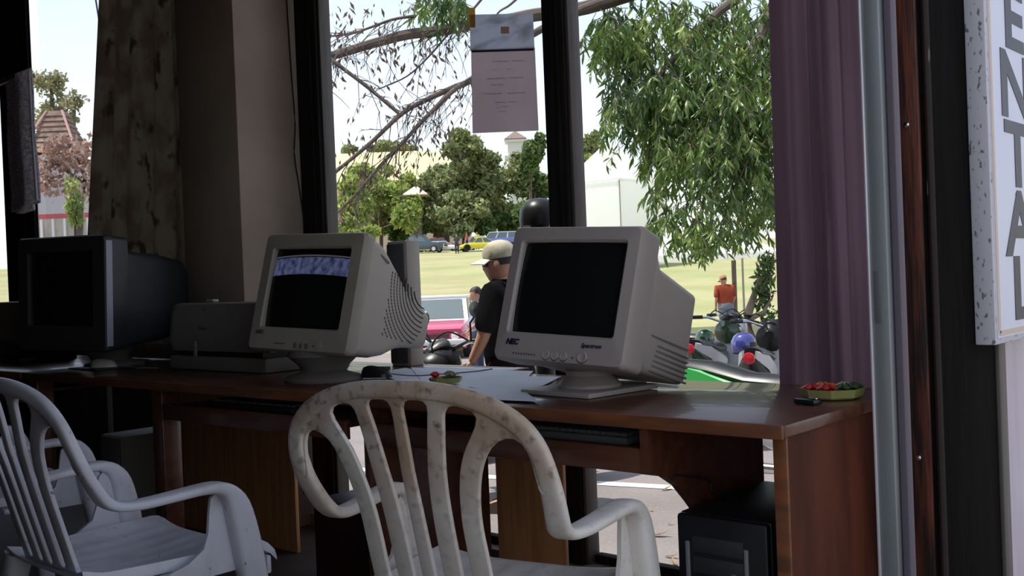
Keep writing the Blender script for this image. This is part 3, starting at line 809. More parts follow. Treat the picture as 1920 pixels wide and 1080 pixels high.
# ------------------------------------------------------------------ curtains
def curtain(name, label, xt, xb, y, z0, z1, folds, amp, mat, cat='curtain', pinch=.0, ph=0.0):
    nu = folds * 12

    def f(u, v):
        z = z0 + (z1 - z0) * v
        w = u + .010 * math.sin(9 * u + 3 * v) + .008 * math.sin(23 * u + ph)
        x = (xb[0] + (xb[1] - xb[0]) * w) * (1 - v) + (xt[0] + (xt[1] - xt[0]) * w) * v
        k = 2 * PI * folds * (u + .015 * math.sin(2 * PI * u * 2.3 + ph))
        a = amp * (.65 + .35 * math.sin(5.1 * u + 2.0 * v + ph)) * (1.1 - .35 * v)
        yy = y + a * math.sin(k + .5 * math.sin(2.2 * v + 4 * u)) + .3 * a * math.sin(2.3 * k + 1 + ph)
        return (x, yy, z)
    o = MB().grid(f, nu, 30).obj(name, mat, ang=80, fix=False)
    return tag(o, label, cat)


mauve = pm('mauve_cloth', (.36, .225, .28), .85, col2=(.29, .18, .225), scale=3, stretch=(4, 4, .5), transl=.36, bump=.08, bscale=120)
x0t = ony(1434, 0, 2.66).x; x0b = ony(1441, 718, 2.66).x
curtain('window_curtain', 'mauve gathered curtain at the right end of the window wall', (x0t + .03, -1.0), (x0b + .03, -.93), 2.64, .30, 3.0, 8, .042, mauve, ph=.4)
olive = pm('olive_patterned_cloth', (.20, .16, .115), .9, col2=(.12, .085, .06), scale=7, stretch=(1, 1, .8), lo=.45, hi=.6, transl=.16, col3=(.045, .03, .022), scale3=11, lo3=.58, hi3=.66)
curtain('window_curtain', 'brown patterned curtain beside the concrete column on the left', (-4.95, -4.10), (-5.38, -4.06), 2.60, .80, 3.02, 6, .035, olive, ph=1.3)

# ------------------------------------------------------------------ notice taped to the pane
cor = [ony(882, 30, 2.852), ony(1000, 27, 2.852), ony(1010, 245, 2.852), ony(886, 250, 2.852)]
ct = sum(cor, Vector()) / 4
t = thing('paper_notice', 'greyish paper notice taped to the window left of the middle post', 'notice', ct)
npaper = pm('notice_paper', (.80, .70, .72), .85, col2=(.74, .65, .665), scale=4, transl=.58)
npaper2 = pm('notice_paper_blue', (.66, .68, .74), .8, col2=(.42, .41, .45), scale=9, lo=.5, hi=.7, transl=.75, stretch=(.6, 1, 2))


def quad(a0, a1, b0, b1, dy):
    def f(u, v):
        uu = a0 + (a1 - a0) * u; vv = b0 + (b1 - b0) * v
        p = (cor[3] * (1 - uu) + cor[2] * uu) * (1 - vv) + (cor[0] * (1 - uu) + cor[1] * uu) * vv - ct
        return p + Vector((0, dy - .003 * math.sin(3 * uu) * (1 - vv), .0))
    return f


MB().grid(quad(0, 1, 0, .715, 0), 8, 8, thick=(0, .0004, 0)).obj('sheet', npaper, t)
MB().grid(quad(-.005, 1.0, .70, 1.01, -.0022), 8, 3, thick=(0, .0004, 0)).obj('upper_sheet', npaper2, t, label='bluish upper sheet with a dark lower edge')
MB().grid(quad(0.02, .99, .688, .706, -.0028), 8, 1, thick=(0, .0004, 0)).obj('dark_edge', pm('dark_border', (.05, .035, .04), .9), t)  # dark border line along the foot of the upper sheet
MB().grid(quad(-.02, .09, .90, 1.07, -.0036), 2, 2, thick=(0, .0004, 0)).obj('tape', pm('brown_tape', (.65, .45, .18), .4, transl=.7), t)
MB().grid(quad(.50, .63, .84, .90, -.0036), 2, 2, thick=(0, .0004, 0)).obj('stain', pm('rust_stain', (.75, .55, .42), .8, transl=.8), t)
pl = MB()
for a0, a1, b in ((.28, .85, .60), (.34, .46, .53), (.56, .64, .53), (.18, .84, .455), (.30, .52, .40), (.2, .86, .325), (.34, .7, .25), (.40, .62, .21), (.42, .56, .17)):
    for k in range(9):
        if (k * 7 + int(b * 100)) % 5: pl.grid(quad(a0 + (a1 - a0) * k / 9, a0 + (a1 - a0) * (k + .75) / 9, b, b + .010, -.0012), 1, 1)
pl.obj('faint_print', pm('faint_ink', (.71, .62, .64), .9, transl=.58), t, smooth=False, kind='stuff')

# newspapers hanging from a rail on the outer post
t = thing('newspaper_rail', 'grey rail with hanging clips on the outer window post', 'rail', (-6.05, 2.70, ony(40, 140, 2.70).z))
MB().box((-.20, 0, 0), (.44, .03, .035), r=.004).obj('rail', greyplastic, t)
for x in (-.38, -.1): MB().box((x, .03, 0), (.03, .09, .02), r=.003).obj('bracket', charcoal, t)
zr = ony(40, 140, 2.70).z - .018
for i, (x0, x1, dz, yy) in enumerate(((-6.40, -6.14, .78, 2.72), (-6.25, -6.00, .80, 2.675), (-6.06, -5.85, .77, 2.63))):
    def f(u, v, x0=x0, x1=x1, dz=dz):
        return (x0 + (x1 - x0) * u + .02 * (1 - v) * u - (x0 + x1) / 2, .012 * math.sin(u * 5 + i) * (1 - v) + .004 * math.sin(9 * v), -dz * (1 - v) + .03 * (1 - v) * (u - .5) ** 2)
    o = MB().grid(f, 14, 10, thick=(0, -.008, 0)).obj('newspaper', pm('newsprint', (.62, .58, .60), .9, transl=.5, col2=(.36, .335, .34), scale=26, stretch=(1, 1, 5), lo=.46, hi=.54))
    o.location = ((x0 + x1) / 2, yy, zr)
    fold = MB()
    fold.tube([(x1 - (x0 + x1) / 2 - .01, -.012, -.02), (x1 - (x0 + x1) / 2, -.014, -dz * .5), (x1 - (x0 + x1) / 2 + .015, -.012, -dz + .02)], .008, 8)
    fold.obj('fold', pm('newsprint_edge', (.40, .38, .41), .9), o)
    tag(o, ['newspaper hanging farthest left on the rail', 'newspaper hanging in the middle of the rail', 'newspaper hanging nearest the window opening on the rail'][i], 'newspaper', 'newspapers on the rail')

# wires
o = MB().tube([c[:3] for c in catmull([tuple(ony(536, -20, 2.77)), tuple(ony(545, 120, 2.77)), tuple(ony(553, 230, 2.77)), tuple(ony(552, 290, 2.77)), tuple(ony(562, 360, 2.77)), tuple(ony(570, 430, 2.77)), tuple(ony(575, 600, 2.77))], 5)], .0035, 6).obj('cable', cable_m)
tag(o, 'thin dark cable running down the column beside the window post', 'cable')
o = MB().tube([c[:3] for c in catmull([tuple(ony(572, 880, 2.76)), tuple(ony(568, 980, 2.76)), tuple(ony(585, 1060, 2.74)), tuple(ony(600, 1120, 2.74))], 5)], .004, 6).obj('cable', cable_m)
tag(o, 'dark cable hanging low on the wall behind the front armchair', 'cable')
a, b_ = at(60, -60, 12), at(198, 85, 12); c_ = at(330, 150, 12)
o = MB().tube([at(150, -160, 12), at(178, -10, 12), at(186, 40, 12), at(197, 85, 12), at(230, 150, 12), at(300, 210, 12)], .010, 6).obj('overhead_wire', cable_m)
tag(o, 'overhead wire crossing the sky beside the brown curtain', 'wire')

# ------------------------------------------------------------------ sign on the corner post
sg = thing('wall_sign', 'white painted hanging sign with black vertical letters on the corner post', 'sign', (-.775, 2.80, 1.4))
Ts = Matrix.Translation((.775, -2.80, -1.4))
sign_face = pm('sign_face', (.72, .72, .84), .45, col2=(.68, .68, .81), scale=3, col3=(.30, .30, .34), scale3=45, lo3=.72, hi3=.76)
sign_edge = pm('sign_edge', (.60, .58, .62), .7, col2=(.14, .16, .15), scale=120, stretch=(1, 1, .45), lo=.60, hi=.66, detail=6)
y0s, y1s, z0s, z1s = 2.572, 3.02, .846, 2.06
MB().box((-.776, (y0s + y1s) / 2, (z0s + z1s) / 2), (.046, y1s - y0s, z1s - z0s), Ts, r=.003).obj('board', sign_edge, sg)
MB().box((-.7525, (y0s + y1s) / 2 + .006, (z0s + z1s) / 2 + .005), (.003, y1s - y0s - .02, z1s - z0s - .02), Ts).obj('face', sign_face, sg)
cr = MB(); yl = y0s + .026; zl = z0s + .026
cr.box((-.7505, yl, (zl + z1s) / 2), (.002, .016, z1s - zl), Ts).box((-.7505, (yl + y1s) / 2, zl), (.002, y1s - yl, .012), Ts)
cr.obj('cream_line', pm('cream_line', (.66, .50, .40), .6), sg)
ink = pm('sign_black', (.045, .035, .055), .5, col2=(.06, .05, .07), scale=6)
TS = Matrix(((0, 0, 1, 0), (1, 0, 0, 0), (0, 1, 0, 0), (0, 0, 0, 1)))     # text x -> +Y, y -> +Z, normal -> +X
for ch, zb, hh in (('R', 1.745, .155), ('E', 1.575, .155), ('N', 1.402, .157), ('T', 1.232, .155), ('A', 1.060, .155), ('L', .902, .150)):
    o = text('letter', ch, hh / .70, Ts @ Matrix.Translation((-.7505, 2.795, zb)) @ TS, ink, sg, depth=.001, bold=.006, align='CENTER', sx=1.55)

# ================================================================== outside
def leafmat(name, c1, c2, c3, sc=1.2, tr=.3, rough=.55, lo=.42, hi=.6):
    return pm(name, c1, rough, col2=c2, scale=sc, detail=6, lo=lo, hi=hi, transl=tr, col3=c3, scale3=sc * 3.5, lo3=.55, hi3=.66, spec=.3)


def foliage(lobes, n, size, seed, shell=.45, droop=0.0, asp=.5):
    """lobes: (centre, (ra, rb, rc)) ellipsoids; n bent leaf clumps spread over their outer parts"""
    r = np.random.default_rng(seed); vs = []; fs = []
    vol = np.array([l[1][0] * l[1][1] + l[1][1] * l[1][2] + l[1][0] * l[1][2] for l in lobes]); vol = vol / vol.sum()
    which = r.choice(len(lobes), size=n, p=vol)
    d = r.normal(size=(n, 3)); d /= np.linalg.norm(d, axis=1)[:, None]
    q = r.uniform(0, 1, n) ** shell
    nz = np.sin(d[:, 0] * 7 + which) * np.sin(d[:, 1] * 6 + 2 * which) * np.sin(d[:, 2] * 8 + which * 3)
    q = q * (1 + .16 * nz)
    cs = np.array([tuple(l[0]) for l in lobes])[which]; rs = np.array([l[1] for l in lobes])[which]
    P = cs + d * rs * q[:, None]
    a = r.normal(size=(n, 3)); a[:, 2] -= droop; a /= np.linalg.norm(a, axis=1)[:, None]
    b = np.cross(a, r.normal(size=(n, 3))); b /= np.linalg.norm(b, axis=1)[:, None]
    c = np.cross(a, b); s = size * r.uniform(.6, 1.35, n)
    A = a * s[:, None]; B = b * (s * asp)[:, None]; K = c * (s * .18)[:, None]
    V = np.stack([P - A, P + B + K, P + A, P - B + K], 1).reshape(-1, 3)
    return V, n


def foliage_obj(name, parent, mat, lobes, n, size, seed, origin, **k):
    V, n = foliage(lobes, n, size, seed, **k)
    V = V - np.array(tuple(origin))
    me = bpy.data.meshes.new(name)
    me.vertices.add(4 * n); me.vertices.foreach_set('co', V.ravel())
    idx = np.arange(4 * n).reshape(n, 4)
    tri = np.concatenate([idx[:, [0, 1, 2]], idx[:, [0, 2, 3]]], 1).reshape(-1)
    me.loops.add(len(tri)); me.loops.foreach_set('vertex_index', tri)
    me.polygons.add(2 * n); me.polygons.foreach_set('loop_start', np.arange(0, 6 * n, 3))
    me.update(calc_edges=True); me.validate(); me.materials.append(mat)
    o = bpy.data.objects.new(name, me); C.objects.link(o)
    if parent is not None: o.parent = parent
    o['kind'] = 'stuff'
    return o


bark = pm('bark', (.16, .115, .085), .9, col2=(.10, .075, .055), scale=9, bump=.3)
bark_pale = pm('bark_pale', (.34, .26, .19), .85, col2=(.22, .16, .11), scale=7)
far_green = leafmat('far_leaves', (.33, .36, .16), (.14, .19, .07), (.52, .49, .28), .7, lo=.36, hi=.62)
far_dark = leafmat('far_leaves_dark', (.16, .23, .08), (.07, .12, .04), (.28, .35, .13), .8)
far_bright = leafmat('far_leaves_bright', (.42, .50, .13), (.20, .28, .07), (.56, .58, .25), .9)
far_dry = leafmat('far_leaves_dry', (.36, .34, .19), (.24, .24, .11), (.46, .42, .28), .8)


def far_tree(name, label, depth, lobes_px, n, size, mat, seed, group='trees beyond the field', trunk=True):
    pxm = F / depth
    cx = sum(l[0] for l in lobes_px) / len(lobes_px); by = max(l[1] + l[3] for l in lobes_px)
    b = at(cx, by, depth); base = Vector((b.x, b.y, gz(b.x, b.y)))
    t = thing(name, label, 'tree', base, group=group)
    lobes = []
    for (px, py, rx, ry) in lobes_px:
        c = at(px, py, depth + ((px * 7 + py * 3) % 11 - 5) * .012 * depth)
        r_ = np.random.default_rng(seed * 100 + int(px))
        for _k in range(9):                    # every bough is a knot of smaller leafy clumps
            v_ = r_.normal(size=3); v_ /= np.linalg.norm(v_); q_ = r_.uniform(.45, .95); f_ = r_.uniform(.22, .48)
            lobes.append((c + Vector((v_[0] * rx * q_, v_[1] * rx * q_, v_[2] * ry * q_)) / pxm, (rx / pxm * f_ * 1.1, rx / pxm * f_ * 1.1, ry / pxm * f_)))
        lobes.append((c, (rx / pxm * .7, rx / pxm * .7, ry / pxm * .7)))
    foliage_obj('foliage', t, mat, lobes, n, size, seed, base)
    if trunk:
        top = sum((l[0] for l in lobes), Vector()) / len(lobes) - base
        hgt = max(top.z, .8)
        m = MB().tube([(0, 0, -.3), (.1, 0, hgt * .4), (top.x * .6, top.y * .6, hgt)], [.035 * hgt + .05, .03 * hgt + .04, .02 * hgt], 8)
        for l in lobes[9::10]:
            e = l[0] - base; m.tube([(top.x * .3, top.y * .3, hgt * .5), tuple(e * .8 + Vector((0, 0, hgt * .05))), tuple(e)], [.02 * hgt, .014 * hgt, .006 * hgt], 6)
        m.obj('trunk', bark, t)
    return t


far_tree('leafy_tree', 'bright green bushy tree beyond the field, just right of the left window post', 101, [(705, 352, 48, 44), (748, 372, 42, 50), (676, 392, 36, 40), (722, 415, 46, 26), (660, 345, 24, 26), (770, 400, 30, 44)], 9500, .34, far_bright, 1)
far_tree('leafy_tree', 'tall grey green tree beyond the field below the paper notice', 105, [(868, 282, 40, 34), (905, 332, 60, 56), (846, 345, 44, 52), (958, 330, 34, 44), (800, 360, 26, 40), (820, 330, 24, 26), (930, 392, 50, 44), (868, 402, 52, 36), (815, 385, 26, 46)], 15000, .33, far_green, 2)
far_tree('cypress_tree', 'dark green tree beyond the field, beside the middle post', 103, [(996, 292, 26, 44), (1004, 352, 30, 52), (985, 405, 36, 32)], 6500, .33, far_dark, 3)
far_tree('bush', 'low bright green bush at the far left of the field edge', 96, [(656, 424, 24, 22), (690, 436, 22, 14)], 1500, .36, far_bright, 4, trunk=False)
far_tree('leafy_tree', 'rounded tree top rising behind the pale yellow roof', 150, [(722, 278, 34, 12), (758, 284, 24, 10), (655, 285, 18, 14)], 1500, .5, far_green, 5)
far_tree('leafy_tree', 'small tree seen between the middle post and the white tent', 110, [(1104, 268, 22, 22), (1120, 290, 22, 24)], 1700, .42, far_green, 6)
far_tree('bush', 'yellow green bush between the middle post and the white tent', 100, [(1102, 312, 20, 26), (1100, 345, 22, 22)], 1500, .40, far_bright, 7)
far_tree('leafy_tree', 'dark tree behind the parked blue car', 104, [(752, 432, 26, 20), (790, 420, 20, 26)], 1300, .36, far_dark, 8)
far_tree('leafy_tree', 'sparse dry tree standing behind the steep tiled roof on the left', 34, [(96, 165, 36, 36), (125, 205, 34, 34), (78, 225, 22, 36), (140, 185, 20, 20)], 1300, .09, far_dry, 9)
far_tree('leafy_tree', 'green tree at the far right of the field behind the mauve curtain', 70, [(1470, 380, 60, 50), (1500, 440, 60, 40)], 2500, .4, far_green, 10)

far_tree('bush', 'dark leafy hedge bush right behind the white pickup', 99, [(822, 424, 26, 18), (852, 428, 22, 14)], 2200, .32, far_green, 11, trunk=False)
far_tree('bush', 'leafy hedge bush behind the blue and white van', 99, [(905, 424, 30, 18), (948, 420, 32, 22)], 2600, .32, far_dark, 12, trunk=False)
# ---- buildings
straw = pm('straw_roof', (.60, .55, .33), .9, col2=(.52, .49, .27), scale=.8)
white_wall = pm('white_wall', (.75, .73, .70), .8)
pink_wall = pm('pinkish_wall', (.62, .47, .40), .8)
brown_roof = pm('brown_roof', (.24, .17, .15), .8, col2=(.17, .12, .10), scale=6)
win_dark = pm('dark_window', (.03, .035, .04), .2)


def hip(mb, c, r, u, hw, hd, ridge, h, T=None):
    """hip roof: centre c, axis r (unit, along ridge), u (unit, depth)"""
    c = Vector(c); z = Vector((0, 0, 1))
    e = [c - r * hw - u * hd, c + r * hw - u * hd, c + r * hw + u * hd, c - r * hw + u * hd, c - r * ridge + z * h, c + r * ridge + z * h]
    e2 = [p - z * (.04 * h + .05) for p in e[:4]]
    mb.add(e + e2, [(0, 1, 5, 4), (1, 2, 5), (2, 3, 4, 5), (3, 0, 4), (6, 7, 1, 0), (7, 8, 2, 1), (8, 9, 3, 2), (9, 6, 0, 3), (9, 8, 7, 6)], T)


FL = Vector((-.66, .751, 0)).normalized(); RL = Vector((.751, .66, 0)).normalized()


def block(c, w, d, h):
    """box with its faces along RL / FL, c = middle of its foot"""
    c = Vector(c); p = [c + RL * (sx * w / 2) + FL * (sy * d / 2) + Vector((0, 0, z)) for z in (0, h) for sx, sy in ((-1, -1), (1, -1), (1, 1), (-1, 1))]
    return p, [(0, 1, 2, 3), (4, 5, 6, 7), (0, 1, 5, 4), (1, 2, 6, 5), (2, 3, 7, 6), (3, 0, 4, 7)]


d = 132; k = d / F
b = at(700, 330, d); zg = gz(b.x, b.y)
t = thing('hall_building', 'large hall with a pale yellow roof behind the trees', 'building', (b.x, b.y, zg))
O = -Vector((b.x, b.y, zg)); TO = Matrix.Translation(O)
MB().add(*block((b.x, b.y, zg), 24, 14, at(700, 355, d).z - zg), TO).obj('wall', pink_wall, t, smooth=False)
ez = at(700, 352, d).z; rz = at(700, 286, d).z
m = MB(); hip(m, (b.x, b.y, ez), RL, FL, 13.2, 8.5, 8.2, rz - ez, TO); m.obj('roof', straw, t, smooth=False)
for i in range(5): MB().add(*block(Vector((b.x, b.y, zg + 1.5)) + RL * (-9 + 4.5 * i) - FL * 7, 1.6, .2, 2.4), TO).obj('window', win_dark, t, smooth=False)

d = 98; b = at(640, 395, d); zg = gz(b.x, b.y)
t = thing('house', 'small house with a brown roof next to the left window post', 'building', (b.x, b.y, zg))
TO = Matrix.Translation(-Vector((b.x, b.y, zg)))
MB().add(*block((b.x, b.y, zg), 3.6, 3.5, at(640, 382, d).z - zg), TO).obj('wall', pink_wall, t, smooth=False)
ez = at(640, 383, d).z; m = MB(); hip(m, (b.x, b.y, ez), RL, FL, 2.3, 2.3, .6, at(640, 350, d).z - ez, TO); m.obj('roof', brown_roof, t, smooth=False)
MB().add(*block(Vector((b.x, b.y, zg + 1)) - FL * 1.72, .9, .1, 1.3), TO).obj('window', win_dark, t, smooth=False)

d = 97; b = at(783, 440, d); zg = gz(b.x, b.y)
t = thing('gate_pillar', 'grey gate pillar with a small pinkish roof among the trees', 'pillar', (b.x, b.y, zg))
TO = Matrix.Translation(-Vector((b.x, b.y, zg)))
MB().add(*block((b.x, b.y, zg), .85, .85, at(783, 366, d).z - zg), TO).obj('shaft', concrete, t, smooth=False)
ez = at(783, 366, d).z; m = MB(); hip(m, (b.x, b.y, ez), RL, FL, 1.2, 1.2, .2, at(783, 350, d).z - ez, TO); m.obj('cap_roof', pink_wall, t, smooth=False)

d = 122; b = at(968, 300, d); zg = gz(b.x, b.y)
t = thing('white_tower', 'narrow white tower showing between the trees right of the notice', 'building', (b.x, b.y, zg))
TO = Matrix.Translation(-Vector((b.x, b.y, zg)))
MB().add(*block((b.x, b.y, zg), 1.9, 1.9, at(968, 262, d).z - zg), TO).obj('wall', white_wall, t, smooth=False)
for py, w in ((300, 2.7), (268, 2.5)): MB().add(*block((b.x, b.y, at(968, py, d).z), w, w, .4), TO).obj('ledge', white_wall, t, smooth=False)
m = MB(); hip(m, (b.x, b.y, at(968, 262, d).z), RL, FL, 1.3, 1.3, .1, 1.0, TO); m.obj('roof', brown_roof, t, smooth=False)

d = 27; b = at(118, 430, d); zg = gz(b.x, b.y)
t = thing('shrine_building', 'building with a steep brown tiled roof seen in the left window', 'building', (b.x, b.y, zg))
TO = Matrix.Translation(-Vector((b.x, b.y, zg)))
tile = pm('old_roof_tile', (.27, .17, .13), .85, col2=(.14, .10, .08), scale=7)
MB().add(*block((b.x, b.y, zg), 1.15, 1.2, at(118, 296, d).z - zg), TO).obj('wall', pm('grey_wall', (.50, .49, .50), .8), t, smooth=False)
ez = at(118, 290, d).z; tz = at(118, 210, d).z
for i in range(8):                    # courses of tiles, each standing proud of the one above
    a0 = i / 8; w0 = .64 - (.64 - .20) * a0 ** .8; a1 = (i + 1) / 8; w1 = .64 - (.64 - .20) * a1 ** .8
    z0 = ez + (tz - ez) * a0; z1 = ez + (tz - ez) * a1
    pts = []
    for z, w in ((z0, w0 + .03), (z1, w1)):
        pts += [Vector((b.x, b.y, z)) + RL * (sx * w) + FL * (sy * w) for sx, sy in ((-1, -1), (1, -1), (1, 1), (-1, 1))]
    MB().add(pts, [(0, 1, 2, 3), (4, 5, 6, 7), (0, 1, 5, 4), (1, 2, 6, 5), (2, 3, 7, 6), (3, 0, 4, 7)], TO).obj('tile_course', tile, t, smooth=False)
for sx in (-1, 1):
    MB().tube([Vector((b.x, b.y, ez)) + RL * (sx * .73) - FL * .73, Vector((b.x, b.y, tz)) + RL * (sx * .2) - FL * .2], .035, 6, TO).obj('ridge', pm('pink_ridge', (.55, .33, .30), .8), t)
MB().add(*block(Vector((b.x, b.y, zg + .4)) + RL * .1 - FL * .62, .34, .06, 1.1), TO).obj('doorway', white_wall, t, smooth=False)
for sx in (-.45, .5): MB().add(*block(Vector((b.x, b.y, zg)) + RL * sx - FL * .8, .09, .09, ez - zg), TO).obj('pillar', pink_wall, t, smooth=False)
b2 = at(125, 420, 24); z2 = gz(b2.x, b2.y); tw = at(125, 404, 24).z - z2
o = MB().add(*block((0, 0, 0), 2.4, .15, tw)).obj('garden_wall', pm('garden_wall_paint', (.50, .45, .38), .9, col2=(.36, .33, .27), scale=3), smooth=False); o.location = (b2.x, b2.y, z2)
MB().add(*block((0, 0, tw - .06), 2.4, .19, .1)).obj('red_coping', pm('red_coping', (.5, .09, .09), .7), o, smooth=False)
for sx in range(-4, 5): MB().add(*block(RL * (sx * .27) - FL * .1, .05, .05, tw - .08)).obj('baluster', white_wall, o, smooth=False)
tag(o, 'low garden wall with a red coping in front of the steep roofed building', 'wall')

# ---- tents
canvas = pm('white_canvas', (.93, .93, .92), .8, transl=.5)


def pagoda(label, px, eave_py, apex_py, half_px, base_py, d, walls, yaw=0.0, curve=.55):
    b = at(px, base_py, d); zg = gz(b.x, b.y); k = d / F
    t = thing('canopy_tent', label, 'tent', (b.x, b.y, zg), group='white canopy tents on the field')
    ez = at(px, eave_py, d).z - zg; az = at(px, apex_py, d).z - zg; w = half_px * k
    r_ = (RL * math.cos(yaw) + FL * math.sin(yaw)); u_ = (FL * math.cos(yaw) - RL * math.sin(yaw))
    rings = []
    for i in range(9):
        a = i / 8; ww = w * (1 - a) + .02; zz = ez + (az - ez) * (a * (1 - curve) + a * a * curve)
        ring = []
        for q in range(16):
            s = q / 4; side = int(s); f_ = s - side
            cs = [(-1, -1), (1, -1), (1, 1), (-1, 1), (-1, -1)]
            x = cs[side][0] * (1 - f_) + cs[side + 1][0] * f_; y = cs[side][1] * (1 - f_) + cs[side + 1][1] * f_
            ring.append(r_ * (x * ww) + u_ * (y * ww) + Vector((0, 0, zz)))
        rings.append(ring)
    MB().loft(rings, cap0=False).obj('roof', canvas, t, ang=25)
    for (a, b_) in (((-1, -1), (1, -1)), ((1, -1), (1, 1)), ((1, 1), (-1, 1)), ((-1, 1), (-1, -1))):
        p0 = r_ * (a[0] * w) + u_ * (a[1] * w); p1 = r_ * (b_[0] * w) + u_ * (b_[1] * w); n = 8; vs = []; fs = []
        for i in range(n * 4 + 1):
            f_ = i / (n * 4); p = p0.lerp(p1, f_); dz = .10 * w / 2 * (1 + .8 * abs(math.sin(PI * f_ * n)))
            vs += [p + Vector((0, 0, ez + .01)), p + Vector((0, 0, ez - dz))]
        for i in range(n * 4): fs.append((2 * i, 2 * i + 1, 2 * i + 3, 2 * i + 2))
        MB().add(vs, fs).obj('valance', canvas, t, fix=False)
        if walls:
            q0 = p0 * .97; q1 = p1 * .97
            MB().add([q0, q1, q1 + Vector((0, 0, ez)), q0 + Vector((0, 0, ez))], [(0, 1, 2, 3)]).obj('side_wall', canvas, t, fix=False)
    for sx, sy in ((-1, -1), (1, -1), (1, 1), (-1, 1)):
        p = (r_ * sx + u_ * sy) * (w * .96); MB().tube([p, p + Vector((0, 0, ez))], .03 * max(1, w / 2), 6).obj('pole', pm('tent_pole', (.28, .26, .24), .6), t)
    return t


pagoda('tall pointed white tent rising behind the right monitor', 1150, 343, 261, 72, 480, 58, True, PI / 4 + .06, .25)
pagoda('low white canopy tent behind the hanging leaves, right of the tall tent', 1318, 478, 400, 118, 640, 27, False, .06, .2)
b = at(1379, 600, 25.5); zg = gz(b.x, b.y)
o = MB().tube([(0, 0, 0), (.01, 0, at(1378, 488, 25.5).z - zg)], .06, 8).obj('wooden_post', bark); o.location = (b.x, b.y, zg)
tag(o, 'upright wooden post behind the man in orange', 'post')

# ---- vehicles
tyre = pm('tyre', (.02, .02, .02), .8); car_glass = pm('car_glass', (.10, .13, .14), .08, spec=.8); lampm = pm('lamp_lens', (.75, .75, .7), .15); trimm = pm('car_trim', (.6, .6, .6), .3, metal=.7)


def wheel(parent, x, y, r, w, hubm, axis='Y', name='wheel'):
    M = Matrix.Translation((x, y, r)) @ Matrix.Rotation(PI / 2, 4, 'X')
    o = MB().lathe([(r * .6, -w / 2), (r * .92, -w / 2), (r, -w * .3), (r, w * .3), (r * .92, w / 2), (r * .6, w / 2), (r * .6, -w / 2)], 24, M).obj(name, tyre, parent)
    MB().lathe([(0, -w * .3), (r * .6, -w * .35), (r * .6, w * .35), (0, w * .3)], 18, M).obj('hub', hubm, o)
    return o


